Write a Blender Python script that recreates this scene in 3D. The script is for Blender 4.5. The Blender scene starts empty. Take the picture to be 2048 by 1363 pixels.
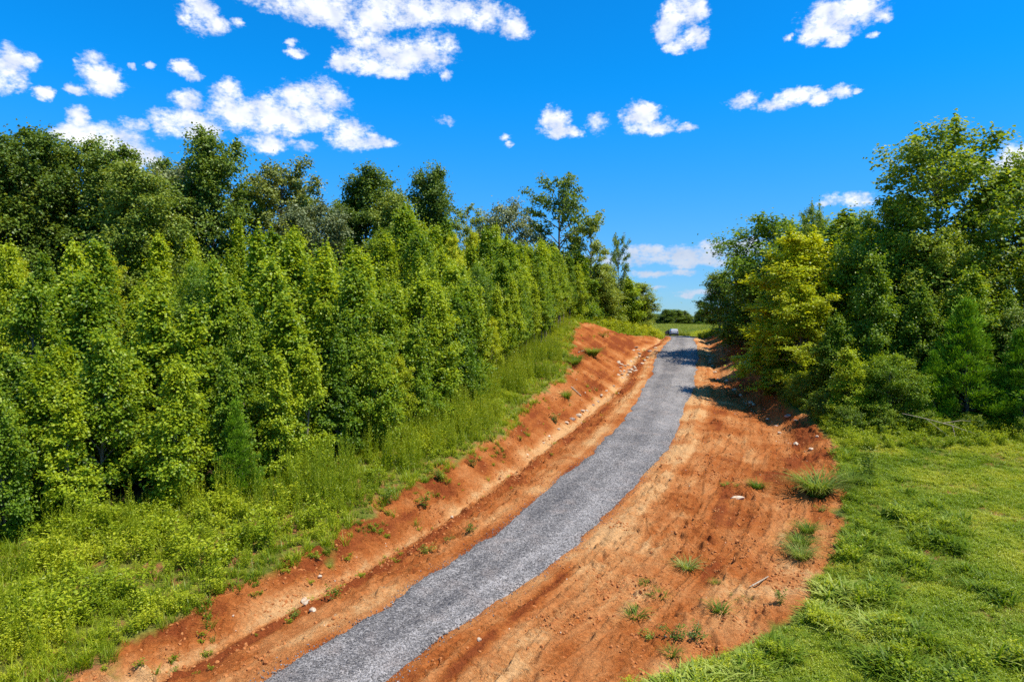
import bpy, bmesh, math, random
import numpy as np
from mathutils import Vector, Matrix, Euler

# ------------------------------------------------------------------ camera, sky, sun, exposure
scn = bpy.context.scene
col = scn.collection
CAM_H = 12.9
cam_d = bpy.data.cameras.new('camera'); cam = bpy.data.objects.new('camera', cam_d); col.objects.link(cam)
cam_d.lens = 24.0; cam_d.sensor_width = 36.0; cam_d.clip_start = 0.1; cam_d.clip_end = 6000
cam.location = (0, 0, CAM_H); cam.rotation_euler = (math.radians(90 - 1.66), 0, 0)
scn.camera = cam
SUN_EL, SUN_AZ = math.radians(61), math.radians(112)      # azimuth measured from +Y towards +X
scn.view_settings.view_transform = 'Standard'; scn.view_settings.look = 'None'
scn.view_settings.gamma = 1.0; scn.view_settings.use_curve_mapping = False
scn.view_settings.exposure = 0.5
scn.cycles.use_denoising = False
scn.cycles.max_bounces = 6; scn.cycles.diffuse_bounces = 3; scn.cycles.transmission_bounces = 4
scn.cycles.caustics_reflective = False; scn.cycles.caustics_refractive = False
scn.cycles.sample_clamp_indirect = 4.0
sd = bpy.data.lights.new('sun', 'SUN'); sd.energy = 5.0; sd.angle = math.radians(0.5); sd.color = (1.0, 0.945, 0.86)
so = bpy.data.objects.new('sun', sd); col.objects.link(so)
to_sun = Vector((math.sin(SUN_AZ)*math.cos(SUN_EL), math.cos(SUN_AZ)*math.cos(SUN_EL), math.sin(SUN_EL)))
so.rotation_euler = to_sun.to_track_quat('Z', 'Y').to_euler(); so.location = (60, -20, 60)

CLOUDS = [(-18.53,23.57,2.84,0.71,1),(-15.13,23.45,2.73,1.15,1),(-12.0,23.05,2.4,1.34,1),(-9.2,24.09,3.66,1.16,1),(-5.12,24.11,3.3,0.94,1),(-1.82,23.68,2.07,0.85,1),(0.25,22.89,1.24,0.76,1),(-11.62,21.44,1.68,0.9,0.8),(-13.6,19.99,1.18,0.63,1),(-11.62,20.31,2.21,0.88,1),(-9.21,20.81,2.93,1.26,1),(-6.69,21.35,1.85,1.19,1),(-9.62,19.65,1.62,0.47,1),(-5.34,19.47,0.58,0.4,0.7),(-24.28,22.02,1.32,1.14,1),(-23.32,21.46,1.13,0.58,1),(-21.65,21.86,0.43,0.33,0.7),(-17.7,20.97,0.49,0.27,0.7),(-17.29,20.26,0.84,0.31,0.75),(-25.42,18.25,0.85,0.53,1),(-24.75,17.87,0.55,0.44,1),(-30.84,17.08,1.18,1.09,1),(-30.3,16.39,1.0,0.65,1),(-32.31,15.9,0.66,0.32,0.8),(-36.03,16.45,0.99,1.1,1),(-34.98,17.05,0.79,0.52,1),(-36.38,15.34,0.71,0.55,1),(-34.17,15.27,0.52,0.38,1),(-28.81,17.9,0.32,0.23,0.7),(-27.68,18.11,0.39,0.2,0.7),(-25.04,16.19,1.21,0.62,1),(-22.25,16.7,1.26,0.97,1),(-25.24,14.44,2.15,0.98,1),(-21.55,15.72,2.56,1.24,1),(-19.18,15.7,3.02,1.36,1),(-17.02,17.04,2.11,1.14,1),(-14.99,17.2,1.56,1.3,1),(-16.35,15.93,2.32,0.91,1),(-19.75,13.64,1.56,0.66,1),(-17.05,13.74,0.99,0.45,0.75),(-32.16,13.94,0.75,0.72,1),(-31.52,12.9,1.85,1.1,1),(-29.93,12.5,1.98,1.29,1),(-33.36,12.72,0.82,0.39,0.85),(-28.77,14.01,0.97,0.51,0.85),(-28.58,11.9,1.47,0.87,1),(-13.33,14.8,1.59,1.05,1),(-11.86,14.28,1.68,0.53,1),(-10.14,14.28,0.73,0.34,0.8),(3.49,16.12,1.12,0.98,1),(4.32,15.31,1.57,0.46,1),(7.12,15.77,0.98,0.76,0.75),(-0.58,15.0,0.54,0.35,0.7),(-0.33,14.42,0.42,0.27,0.6),(-5.48,16.16,0.99,0.42,0.55),(10.53,16.27,1.36,0.97,1),(11.42,15.44,1.91,0.6,1),(14.03,15.21,0.78,0.37,0.8),(13.73,23.32,1.55,1.19,1),(12.8,22.31,1.1,0.88,1),(14.45,21.63,1.24,0.75,1),(13.28,21.07,0.94,0.45,1),(15.13,23.52,0.69,0.79,1),(25.54,21.82,2.31,1.07,1),(24.02,20.96,1.37,0.88,1),(26.37,21.99,1.8,0.78,1),(24.99,20.1,0.88,0.43,1),(28.08,21.31,0.64,0.5,0.8),(27.55,20.08,0.39,0.22,0.7),(21.74,20.85,0.36,0.23,0.6),(18.68,16.75,1.19,0.54,1),(20.89,16.42,1.37,0.46,1),(22.39,16.86,1.41,0.52,1),(24.15,16.37,0.76,0.38,1),(25.44,16.76,0.87,0.37,1),(26.52,16.61,0.46,0.17,0.7),(34.4,10.5,1.01,0.56,1),(36.19,10.86,1.12,0.9,1),(37.01,9.79,1.05,1.09,1),(25.95,9.0,1.6,0.51,0.9),(24.45,8.82,0.89,0.26,0.8),(10.99,5.65,2.0,0.57,0.9),(14.18,5.42,3.48,0.68,0.9),(16.7,5.98,1.9,0.43,1),(18.97,6.07,1.67,0.47,0.9),(14.77,4.76,3.84,0.4,0.8),(11.89,2.78,0.96,0.2,0.55),(14.28,2.11,0.86,0.24,0.55),(9.9,5.0,4.0,0.5,0.9),(13.5,5.1,4.0,0.45,0.9),(17,5.4,3,0.45,0.85),(12,3.9,3.5,0.3,0.75),(16,2.4,2.5,0.25,0.6),(11,2.2,1.5,0.2,0.6)]

class NT:
    """small helper for node trees"""
    def __init__(s, nt): s.nt = nt; s.n = nt.nodes; s.l = nt.links
    def node(s, t, **k):
        n = s.n.new(t)
        for a, v in k.items(): setattr(n, a, v)
        return n
    def put(s, sock, v):
        if hasattr(v, 'is_output') or isinstance(v, bpy.types.NodeSocket): s.l.new(v, sock)
        else: sock.default_value = v
    def m(s, op, a, b=None, c=None, clamp=False):
        n = s.node('ShaderNodeMath', operation=op); n.use_clamp = clamp
        for i, v in enumerate((a, b, c)):
            if v is not None: s.put(n.inputs[i], v)
        return n.outputs[0]
    def vm(s, op, a, b=None, c=None, out=0):
        n = s.node('ShaderNodeVectorMath', operation=op)
        for i, v in enumerate((a, b, c)):
            if v is not None: s.put(n.inputs[i], v)
        return n.outputs[out]
    def mix(s, f, a, b, bt='MIX'):
        n = s.node('ShaderNodeMix', data_type='RGBA', blend_type=bt)
        s.put(n.inputs[0], f); s.put(n.inputs[6], a); s.put(n.inputs[7], b)
        return n.outputs[2]
    def rng(s, v, a, b, c=0.0, d=1.0, smooth=False):
        n = s.node('ShaderNodeMapRange'); n.interpolation_type = 'SMOOTHSTEP' if smooth else 'LINEAR'
        s.put(n.inputs[0], v)
        for i, x in enumerate((a, b, c, d)): s.put(n.inputs[i+1], x)
        return n.outputs[0]
    def noise(s, vec, scale, detail=4, rough=0.55, dim='3D', w=None, out=0):
        n = s.node('ShaderNodeTexNoise', noise_dimensions=dim)
        if vec is not None: s.put(n.inputs['Vector'], vec)
        n.inputs['Scale'].default_value = scale; n.inputs['Detail'].default_value = detail; n.inputs['Roughness'].default_value = rough
        return n.outputs[out]
    def attr(s, name, kind='GEOMETRY', out=2):
        n = s.node('ShaderNodeAttribute', attribute_name=name, attribute_type=kind)
        return n.outputs[out]

def build_world():
    w = bpy.data.worlds.new('World'); scn.world = w; w.use_nodes = True
    t = NT(w.node_tree); t.n.clear()
    out = t.node('ShaderNodeOutputWorld'); bg = t.node('ShaderNodeBackground'); t.l.new(bg.outputs[0], out.inputs[0])
    sky = t.node('ShaderNodeTexSky', sky_type='NISHITA'); sky.sun_disc = False
    sky.sun_elevation = SUN_EL; sky.sun_rotation = SUN_AZ; sky.altitude = 200; sky.air_density = 1.0; sky.dust_density = 0.1; sky.ozone_density = 2.5
    tc = t.node('ShaderNodeTexCoord')
    sep = t.node('ShaderNodeSeparateXYZ'); t.l.new(tc.outputs['Generated'], sep.inputs[0])
    x, y, z = sep.outputs
    az = t.m('MULTIPLY', t.m('ARCTAN2', x, y), 57.29578)
    el = t.m('MULTIPLY', t.m('ARCSINE', t.m('MINIMUM', t.m('MAXIMUM', z, -1.0), 1.0)), 57.29578)
    # clear sky: the physical sky, its colour deepened as the photograph's polarised blue
    tint = t.mix(t.rng(el, -2.0, 20.0, smooth=True), (0.30, 0.50, 0.80, 1), (0.02, 0.72, 1.28, 1))
    skyc = t.mix(1.0, sky.outputs[0], tint, 'MULTIPLY')
    # clouds: lobes in directions of the sky, torn by noise
    comb = t.node('ShaderNodeCombineXYZ'); t.l.new(az, comb.inputs[0]); t.l.new(t.m('MULTIPLY', el, 1.25), comb.inputs[1])
    p0 = comb.outputs[0]
    warp = t.vm('SUBTRACT', t.noise(p0, 0.55, 3, 0.6, out=1), (0.5, 0.5, 0.5))
    warp2 = t.vm('SUBTRACT', t.noise(p0, 2.2, 3, 0.6, out=1), (0.5, 0.5, 0.5))
    p = t.vm('ADD', p0, t.vm('ADD', t.vm('MULTIPLY', warp, (0.8, 0.6, 0)), t.vm('MULTIPLY', warp2, (0.7, 0.5, 0))))
    q = None
    for (a, e, ra, re, wt) in CLOUDS:
        ra *= 1.24; re *= 1.27; e *= 1.25; re *= 1.25
        v = t.vm('MULTIPLY_ADD', p, (1/ra, 1/re, 0), (-a/ra, -e/re, 0))
        d = t.vm('DOT_PRODUCT', v, v, out=1)
        if wt < 1: d = t.m('ADD', d, (1-wt)*0.9)
        q = d if q is None else t.m('MINIMUM', q, d)
    # other fair-weather clouds go on outside the part of the sky in view
    outside = t.m('MAXIMUM', t.rng(t.m('ABSOLUTE', az), 38, 46), t.rng(el, 26, 33))
    far = t.noise(tc.outputs['Generated'], 5.5, 2, 0.5)
    qf = t.m('SUBTRACT', 2.4, t.m('MULTIPLY', t.rng(far, 0.52, 0.70), t.m('MULTIPLY', outside, 2.2)))
    q = t.m('MINIMUM', q, qf)
    n1 = t.noise(p0, 0.60, 6, 0.55)
    n1b = t.noise(t.vm('ADD', p0, (0.35, 0.70, 0)), 0.42, 3, 0.5)
    wisp = t.noise(t.vm('MULTIPLY', p0, (1.0, 1.3, 1.0)), 2.8, 6, 0.58)
    fld = t.m('ADD', t.m('ADD', t.m('MULTIPLY', t.m('SUBTRACT', 1.0, q), 1.35), t.m('MULTIPLY', t.m('SUBTRACT', n1, 0.5), 3.9)), t.m('MULTIPLY', t.m('SUBTRACT', wisp, 0.5), 1.7))
    dens = t.m('POWER', t.rng(fld, -0.25, 1.45, smooth=True), 1.1)
    lit = t.rng(t.m('SUBTRACT', t.noise(p0, 0.42, 3, 0.5), n1b), -0.13, 0.15)
    thick = t.rng(fld, 0.0, 2.0)
    # the grey base: low side of each cloud
    lit = t.m('MULTIPLY', t.m('ADD', t.m('MULTIPLY', lit, 0.75), 0.36), t.m('ADD', t.m('MULTIPLY', thick, 0.5), 0.55), clamp=True)
    ccol = t.mix(lit, (3.3, 3.8, 5.0, 1), (6.8, 6.9, 7.2, 1))
    low = t.rng(el, 5.6, 9.0)
    ccol = t.mix(t.m('MULTIPLY', t.m('SUBTRACT', 1.0, low), 0.80), ccol, (3.0, 3.6, 4.6, 1))
    full = t.mix(t.m('MULTIPLY', dens, 0.97), skyc, ccol)
    t.l.new(full, bg.inputs[0]); bg.inputs[1].default_value = 0.125
    w.cycles.sampling_method = 'MANUAL'; w.cycles.sample_map_resolution = 512
build_world()

# ------------------------------------------------------------------ numpy noise
def _hash(ix, iy, seed):
    h = (ix.astype(np.int64)*374761393 + iy.astype(np.int64)*668265263 + seed*982451653) & 0xFFFFFFFF
    h = ((h ^ (h >> 13))*1274126177) & 0xFFFFFFFF
    return ((h ^ (h >> 16)) & 0xFFFFFF)/float(0xFFFFFF)
def vnoise(x, y, seed=0):
    x = np.asarray(x, float); y = np.asarray(y, float)
    ix = np.floor(x); iy = np.floor(y); fx = x-ix; fy = y-iy
    fx = fx*fx*(3-2*fx); fy = fy*fy*(3-2*fy)
    a = _hash(ix, iy, seed); b = _hash(ix+1, iy, seed); c = _hash(ix, iy+1, seed); d = _hash(ix+1, iy+1, seed)
    return (a*(1-fx)+b*fx)*(1-fy)+(c*(1-fx)+d*fx)*fy
def fbm(x, y, oct=4, seed=0, gain=0.5):
    s = 0; a = 1; t = 0
    for o in range(oct):
        s = s+a*vnoise(x*2**o+17.3*o, y*2**o-9.1*o, seed+o); t += a; a *= gain
    return s/t
def sstep(x, a, b):
    t = np.clip((x-a)/(b-a), 0, 1); return t*t*(3-2*t)

# ------------------------------------------------------------------ the lie of the land (metres; +Y is away from the camera)
def table(pts, smooth=3.0):
    ys = np.arange(-150, 3000, 0.5); k = [p[0] for p in pts]; v = [p[1] for p in pts]
    a = np.interp(ys, k, v)
    n = int(smooth/0.5)
    if n > 0:
        ker = np.ones(2*n+1)/(2*n+1); a = np.convolve(np.pad(a, n, 'edge'), ker, 'valid')
    return lambda y: np.interp(y, ys, a)
road_z = table([(-60, -1), (0, 0), (20, 1.8), (90, 8.1), (100, 9.0), (108, 9.72), (116, 10.15), (122, 10.2), (132, 9.95), (150, 9.45), (180, 9.2), (250, 9.3), (400, 9.6), (2500, 9.6)], 3)
bank_h = table([(15, .25), (25, .35), (40, .8), (50, 1.2), (60, 1.8), (75, 2.6), (90, 3.5), (98, 3.9), (103, 3.4), (107, 1.8), (111, .7), (116, .3), (150, .1)], 1.5)
rise_h = table([(20, .05), (40, .25), (48, .7), (55, 1.0), (70, 1.8), (100, 2.0), (115, 1.2), (130, .2)], 2)
road_l = table([(0, -20.5), (12, -13.3), (20.7, -7.8), (22.8, -6.5), (25.6, -4.6), (29.2, -2.5), (33.2, -.3), (37.7, 1.8), (46.1, 5.5), (52.2, 7.8), (59.1, 10.2), (67.2, 12.8), (76.9, 15.8), (89, 18.7), (97.9, 21.3), (105.6, 24.1), (112.2, 26.1), (130, 30.0), (150, 34), (165, 37)], 1)
road_r = table([(0, -16.8), (12, -9.6), (20.7, -3.9), (22.1, -3.0), (24.7, -1.0), (27, .7), (31, 3.0), (33.2, 4.3), (41.7, 8.4), (46.1, 10.5), (54, 13.4), (61.1, 15.7), (70.7, 18.9), (81.6, 22.3), (95.3, 26.2), (105.6, 28.5), (112.2, 29.9), (130, 34), (150, 38), (165, 41)], 1)
ditch_l = table([(0, -24), (12, -16.5), (21.9, -11), (25, -9.2), (28.8, -6.6), (32.7, -4.6), (35.7, -3), (41.9, -.3), (48.3, 2.4), (58.3, 6.5), (71.5, 11.4), (87.8, 15.5), (101, 19.5), (109.2, 23.4), (120, 26.3), (150, 32.5), (165, 35)], 1.5)
bank_l = table([(0, -28), (12, -19), (20.5, -13.6), (24, -12.3), (27, -9.8), (30, -8.0), (35.5, -6.6), (38, -5), (42.7, -3.0), (46, -.9), (53.5, .8), (58, 2.2), (64, 4.8), (75, 6), (87, 7.2), (98, 9.2), (103, 12.2), (107, 14.7), (110, 17.8), (115, 22), (122, 25), (150, 31), (165, 33.5)], 1.2)
ditch_r = table([(0, -12), (20.7, 0.5), (35, 15), (43.7, 19.2), (48.6, 19.8), (55.4, 20.8), (64.8, 21.9), (76.4, 22.9), (88.8, 25.8), (100, 28.9), (112, 31.6), (130, 35.5), (165, 43)], 1.5)
bank_r = table([(0, -6), (17, -1.0), (20.6, 4.3), (21.5, 6.2), (22.3, 8.0), (23.7, 10.2), (26, 11.7), (27.3, 12.6), (30.9, 15.4), (33.9, 16.8), (37, 18.4), (42.9, 20.5), (46.1, 21.8), (50.8, 22.6), (56, 22.8), (62, 24.2), (72.8, 27), (83, 30), (93, 33), (112, 36), (150, 42), (165, 46)], 1)
slope_l = table([(20, .02), (50, .06), (80, .09), (125, .09), (150, .03), (180, 0)], 4)
slope_r = table([(20, .01), (50, .03), (70, .06), (120, .06), (160, 0)], 4)
wood_l = table([(0, -38), (20, -26.5), (29.6, -21.8), (32.6, -17.0), (38.8, -11.1), (45, -7.0), (55.7, -3.3), (65, -.4), (82, 4.4), (98, 7.4), (110, 12), (122, 19), (135, 26), (150, 30)], 1.5)
wood_r = table([(0, 90), (44, 70), (46.5, 34), (49, 24.5), (56, 24), (62, 25.2), (72.8, 28), (83, 31), (93, 34), (112, 37), (150, 43)], 1)
_xcl = lambda y: 0.5*(road_l(y)+road_r(y))
def centre(y): return _xcl(np.clip(y, 0, 165))
def ground_macro(x, y):
    x = np.asarray(x, float); y = np.asarray(y, float)
    fade = 1-sstep(y, 140, 200)
    bl, dl, l, r, dr, br = bank_l(y), ditch_l(y), road_l(y)-.4, road_r(y)+.4, ditch_r(y), bank_r(y)
    hb, hr = bank_h(y), rise_h(y)
    dd = 0.42*sstep(y, 8, 20)*fade; ddr = 0.34*sstep(y, 40, 50)*fade
    xs = [bl-60, bl, dl, l, r, dr, br, br+60]
    zs = [hb+60*slope_l(y), hb, -dd, 0*y, 0*y, -ddr, hr, hr+60*slope_r(y)]
    z = zs[0]*1.0
    for i in range(7):
        w = np.maximum(xs[i+1]-xs[i], 0.3)
        t = np.clip((x-xs[i])/w, 0, 1)
        if 0 < i < 6: t = 0.5*t+0.5*t*t*(3-2*t)
        z = z+(zs[i+1]-zs[i])*t
    out = np.maximum(np.abs(x-centre(y))-12, 0)
    z = z+road_z(y)+(fbm(x/14, y/14, 3, 5)-.5)*np.minimum(out, 25)/25*1.0
    return z
def bare(x, y):
    """1 on bare red clay, 0 under plants"""
    j = (fbm(x/1.5, y/1.5, 4, 21)-.5)*3.4
    a = sstep(x-bank_l(y)+j, -.25, .45); b = sstep(bank_r(y)-x+j*.8, -.25, .45)
    m = a*b*(1-sstep(y, 126, 134))
    return m
def relief(x, y, soil):
    s = x-centre(y); l = road_l(y); r = road_r(y); dl = ditch_l(y); bl = bank_l(y)
    z = (fbm(x/2.2, y/2.2, 3, 31)-.5)*.12*(1-.7*soil)
    wob = (vnoise(y/6, s*0, 3)-.5)*1.2
    on = sstep(x, l-.3, l-.8)+sstep(x, r+.3, r+.8)
    # ruts and spread ridges running with the drive
    rib = (vnoise((s+wob)/.30, y/5, 41)-.5)*.11+(vnoise((s+wob)/.9, y/14, 42)-.5)*.10
    z = z+rib*soil*on
    # clods
    c = fbm(x/.32, y/.32, 3, 51); z = z+soil*on*np.maximum(c-.47, 0)*.50*(.3+1.3*sstep(vnoise(x/1.8, y/2.6, 52), .3, .9))
    rg = np.abs(fbm(x/.5+3*vnoise(x/2, y/2, 55), y/.55, 3, 53)-.5); z = z-soil*on*.17*np.clip(1-rg/.04, 0, 1)*sstep(vnoise(x/1.5, y/1.9, 54), .40, .65)
    # washed rills down the cut banks
    bank = sstep(x, dl+.3, dl-.5)
    z = z-soil*bank*np.maximum(vnoise(y/.42+(x-dl)*.35, (x-dl)/2.4, 61)-.45, 0)*.34*np.clip(bank_h(y), .4, 1.6)
    z = z-soil*bank*np.maximum(vnoise(y/.16, (x-dl)/1.1, 62)-.5, 0)*.14
    # a windrow left by the blade beside the ditch
    z = z+soil*.11*np.exp(-((x-(dl+.9)+wob*.15)/.22)**2)*(.4+.9*vnoise(y/.5, s*0, 63))
    z = z+soil*.10*np.exp(-((x-(r+1.25)+wob*.3)/.25)**2)*(.2+1.1*vnoise(y/.45, s*0, 64))
    # stepped edge of the gully floor
    z = z-soil*.10*np.exp(-((x-dl+wob*.1)/.35)**2)
    # dozer tread bars
    u = .45*x+.89*y; near = 1-sstep(y, 46, 56)
    for off, amp, per, ph0, y0, y1 in ((1.0, .25, 13, 0, 19, 40), (2.9, .5, 17, 1.2, 19, 33), (3.7, .5, 17, 1.5, 24, 52), (5.2, .7, 15, 2.4, 20, 46), (6.5, .6, 19, 3.0, 20, 38), (7.3, .8, 19, 3.3, 27, 50), (9.0, .7, 16, .4, 23, 44), (10.3, .6, 14, 4.4, 27, 42), (4.5, 1.2, 12, 5.0, 19, 30), (8.2, 1.3, 11, 2.0, 19, 29)):
        d = (x-r-off-amp*np.sin(y/per*2*math.pi+ph0))*.89
        m = soil*near*sstep(y, y0, y0+1.5)*(1-sstep(y, y1-2, y1))*sstep(vnoise(x/1.4, y/1.9, int(off*10)), .25, .40)
        inside = np.exp(-(d/.27)**6); edge = np.exp(-((np.abs(d)-.36)/.09)**2)
        z = z+m*(inside*(-.02-.10*np.maximum(np.sin(2*math.pi*u/.27), 0)**2)+edge*.13*vnoise(x/.25, y/.3, 77))
    z = z-.07*soil*np.maximum(np.sin(2*math.pi*u/.26), 0)**2*np.exp(-((x-(l-.55))/.42)**4)*(1-sstep(y, 44, 52))
    return z
def ground_z(x, y):
    return ground_macro(x, y)+relief(x, y, bare(x, y))*np.clip(1.6-y/120, .25, 1)
def gz(x, y): return float(ground_z(np.array([x]), np.array([y]))[0])
# ------------------------------------------------------------------ end of land

# ------------------------------------------------------------------ mesh and material helpers
def mesh_np(name, verts, faces, mat=None, attrs=None, smooth=False):
    me = bpy.data.meshes.new(name)
    verts = np.ascontiguousarray(verts, dtype=np.float32); faces = np.ascontiguousarray(faces, dtype=np.int32)
    n, k = faces.shape
    me.vertices.add(len(verts)); me.vertices.foreach_set('co', verts.ravel())
    me.loops.add(n*k); me.loops.foreach_set('vertex_index', faces.ravel())
    me.polygons.add(n); me.polygons.foreach_set('loop_start', np.arange(0, n*k, k, dtype=np.int32))
    try: me.polygons.foreach_set('loop_total', np.full(n, k, dtype=np.int32))
    except Exception: pass
    for an, av in (attrs or {}).items():
        a = me.attributes.new(an, 'FLOAT', 'POINT'); a.data.foreach_set('value', np.ascontiguousarray(av, dtype=np.float32))
    me.polygons.foreach_set('use_smooth', np.full(n, smooth, dtype=bool))
    if mat: me.materials.append(mat)
    me.update(calc_edges=True)
    return me
def link(name, me, parent=None, loc=(0, 0, 0), rot=(0, 0, 0), scale=(1, 1, 1)):
    o = bpy.data.objects.new(name, me); col.objects.link(o); o.parent = parent
    o.location = loc; o.rotation_euler = rot; o.scale = scale
    return o
def tag(o, label=None, cat=None, group=None, kind=None):
    if label: o['label'] = label
    if cat: o['category'] = cat
    if group: o['group'] = group
    if kind: o['kind'] = kind
    return o
def new_mat(name):
    m = bpy.data.materials.new(name); m.use_nodes = True; t = NT(m.node_tree); t.n.clear()
    out = t.node('ShaderNodeOutputMaterial')
    return m, t, out
def principled(t, out, base, rough=0.7, spec=0.3, bump=None, metallic=0.0):
    b = t.node('ShaderNodeBsdfPrincipled')
    t.put(b.inputs['Base Color'], base); t.put(b.inputs['Roughness'], rough); b.inputs['Specular IOR Level'].default_value = spec; b.inputs['Metallic'].default_value = metallic
    if bump: t.l.new(bump, b.inputs['Normal'])
    t.l.new(b.outputs[0], out.inputs[0])
    return b
def bump(t, h, strength=0.5, dist=0.05, normal=None):
    n = t.node('ShaderNodeBump'); n.inputs['Strength'].default_value = strength; n.inputs['Distance'].default_value = dist
    t.l.new(h, n.inputs['Height'])
    if normal: t.l.new(normal, n.inputs['Normal'])
    return n.outputs[0]
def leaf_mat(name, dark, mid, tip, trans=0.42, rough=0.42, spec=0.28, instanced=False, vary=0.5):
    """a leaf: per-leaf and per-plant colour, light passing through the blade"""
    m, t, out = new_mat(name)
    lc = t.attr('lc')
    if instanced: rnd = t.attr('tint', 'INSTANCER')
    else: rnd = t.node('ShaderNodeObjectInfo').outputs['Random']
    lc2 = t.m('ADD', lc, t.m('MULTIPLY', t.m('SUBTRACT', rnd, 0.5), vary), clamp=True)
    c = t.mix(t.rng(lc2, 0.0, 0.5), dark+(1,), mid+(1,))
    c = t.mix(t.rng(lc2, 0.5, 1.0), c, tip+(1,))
    d = t.node('ShaderNodeBsdfPrincipled'); t.l.new(c, d.inputs['Base Color']); d.inputs['Roughness'].default_value = rough; d.inputs['Specular IOR Level'].default_value = spec
    tr = t.node('ShaderNodeBsdfTranslucent'); t.l.new(t.mix(1.0, c, (1.5, 1.35, 0.5, 1), 'MULTIPLY'), tr.inputs['Color'])
    ms = t.node('ShaderNodeMixShader'); ms.inputs[0].default_value = trans
    t.l.new(d.outputs[0], ms.inputs[1]); t.l.new(tr.outputs[0], ms.inputs[2]); t.l.new(ms.outputs[0], out.inputs[0])
    return m

def soil_colour(t, pos, tone):
    n1 = t.noise(pos, 0.9, 5, 0.6); n2 = t.noise(pos, 7.0, 4, 0.65); n3 = t.noise(pos, 32.0, 3, 0.6)
    v = t.m('ADD', t.m('MULTIPLY', n1, 0.55), t.m('ADD', t.m('MULTIPLY', n2, 0.5), t.m('MULTIPLY', n3, 0.35)))
    v = t.m('ADD', t.m('SUBTRACT', v, 0.19), t.m('MULTIPLY', t.m('SUBTRACT', tone, 0.5), 1.35), clamp=True)
    r = t.node('ShaderNodeValToRGB'); t.l.new(v, r.inputs[0])
    e = r.color_ramp.elements
    e[0].position = 0.10; e[0].color = (0.224, 0.053, 0.013, 1)
    e[1].position = 0.95; e[1].color = (0.58, 0.32, 0.13, 1)
    for p, c in ((0.36, (0.368, 0.110, 0.024, 1)), (0.56, (0.44, 0.160, 0.046, 1)), (0.76, (0.50, 0.218, 0.072, 1))):
        k = e.new(p); k.color = c
    return r.outputs[0], n2, n3
def mat_ground():
    m, t, out = new_mat('ground')
    geo = t.node('ShaderNodeNewGeometry'); pos = geo.outputs['Position']
    soil = t.attr('soil'); tone = t.attr('tone'); lit = t.attr('litter')
    sc, n2, n3 = soil_colour(t, pos, tone)
    g1 = t.noise(pos, 1.6, 4, 0.6); g2 = t.noise(pos, 14, 3, 0.6)
    gr = t.mix(t.rng(g1, .35, .65), (0.16, 0.19, 0.018, 1), (0.26, 0.21, 0.05, 1))
    gr = t.mix(t.rng(g2, .4, .7), gr, (0.055, 0.075, 0.014, 1))
    gr = t.mix(t.rng(t.m('ADD', g1, t.m('MULTIPLY', tone, 0.35)), .72, .82), gr, (0.30, 0.13, 0.05, 1))
    li = t.mix(t.rng(g2, .35, .65), (0.05, 0.03, 0.014, 1), (0.11, 0.07, 0.035, 1))
    c = t.mix(lit, gr, li); c = t.mix(soil, c, sc)
    rid = t.m('ABSOLUTE', t.m('SUBTRACT', t.noise(pos, 4.5, 5, 0.62), 0.5)); rid = t.rng(rid, 0.0, 0.06)
    h = t.m('ADD', t.m('MULTIPLY', n2, 1.3), t.m('ADD', t.m('MULTIPLY', n3, 0.6), t.m('MULTIPLY', t.noise(pos, 70, 3, 0.65), 0.22)))
    h = t.m('ADD', h, t.m('MULTIPLY', rid, 0.30))
    principled(t, out, c, 0.95, 0.08, bump(t, h, 1.0, 0.075))
    return m
def mat_gravel():
    m, t, out = new_mat('gravel')
    geo = t.node('ShaderNodeNewGeometry'); pos = geo.outputs['Position']
    vo = t.node('ShaderNodeTexVoronoi', feature='F1'); t.l.new(pos, vo.inputs['Vector']); vo.inputs['Scale'].default_value = 26
    vo2 = t.node('ShaderNodeTexVoronoi', feature='F1'); t.l.new(pos, vo2.inputs['Vector']); vo2.inputs['Scale'].default_value = 13
    sp = t.node('ShaderNodeSeparateColor'); t.l.new(vo.outputs['Color'], sp.inputs[0])
    sp2 = t.node('ShaderNodeSeparateColor'); t.l.new(vo2.outputs['Color'], sp2.inputs[0])
    v = t.m('ADD', t.m('MULTIPLY', sp.outputs[0], 0.6), t.m('MULTIPLY', sp2.outputs[0], 0.4))
    tone = t.attr('tone')
    v = t.m('ADD', v, t.m('MULTIPLY', t.m('SUBTRACT', tone, 0.5), 0.9), clamp=True)
    r = t.node('ShaderNodeValToRGB'); t.l.new(v, r.inputs[0]); e = r.color_ramp.elements
    e[0].position = 0.1; e[0].color = (0.05, 0.047, 0.048, 1); e[1].position = 0.95; e[1].color = (0.38, 0.347, 0.312, 1)
    k = e.new(0.5); k.color = (0.15, 0.136, 0.122, 1)
    dust = t.rng(t.noise(pos, 0.8, 4, 0.6), 0.52, 0.75)
    c = t.mix(t.m('MULTIPLY', dust, 0.3), r.outputs[0], (0.40, 0.31, 0.25, 1))
    h = t.m('SUBTRACT', 1.0, vo.outputs['Distance'])
    principled(t, out, c, 0.85, 0.25, bump(t, t.m('ADD', h, t.m('SUBTRACT', 1.0, vo2.outputs['Distance'])), 0.8, 0.03))
    return m
def mat_bark(name, a, b):
    m, t, out = new_mat(name)
    pos = t.node('ShaderNodeTexCoord').outputs['Object']
    p = t.vm('MULTIPLY', pos, (6, 6, 1.2)); n = t.noise(p, 2.0, 4, 0.6)
    principled(t, out, t.mix(t.rng(n, .35, .65), a+(1,), b+(1,)), 0.9, 0.15, bump(t, n, 0.6, 0.03))
    return m
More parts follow.
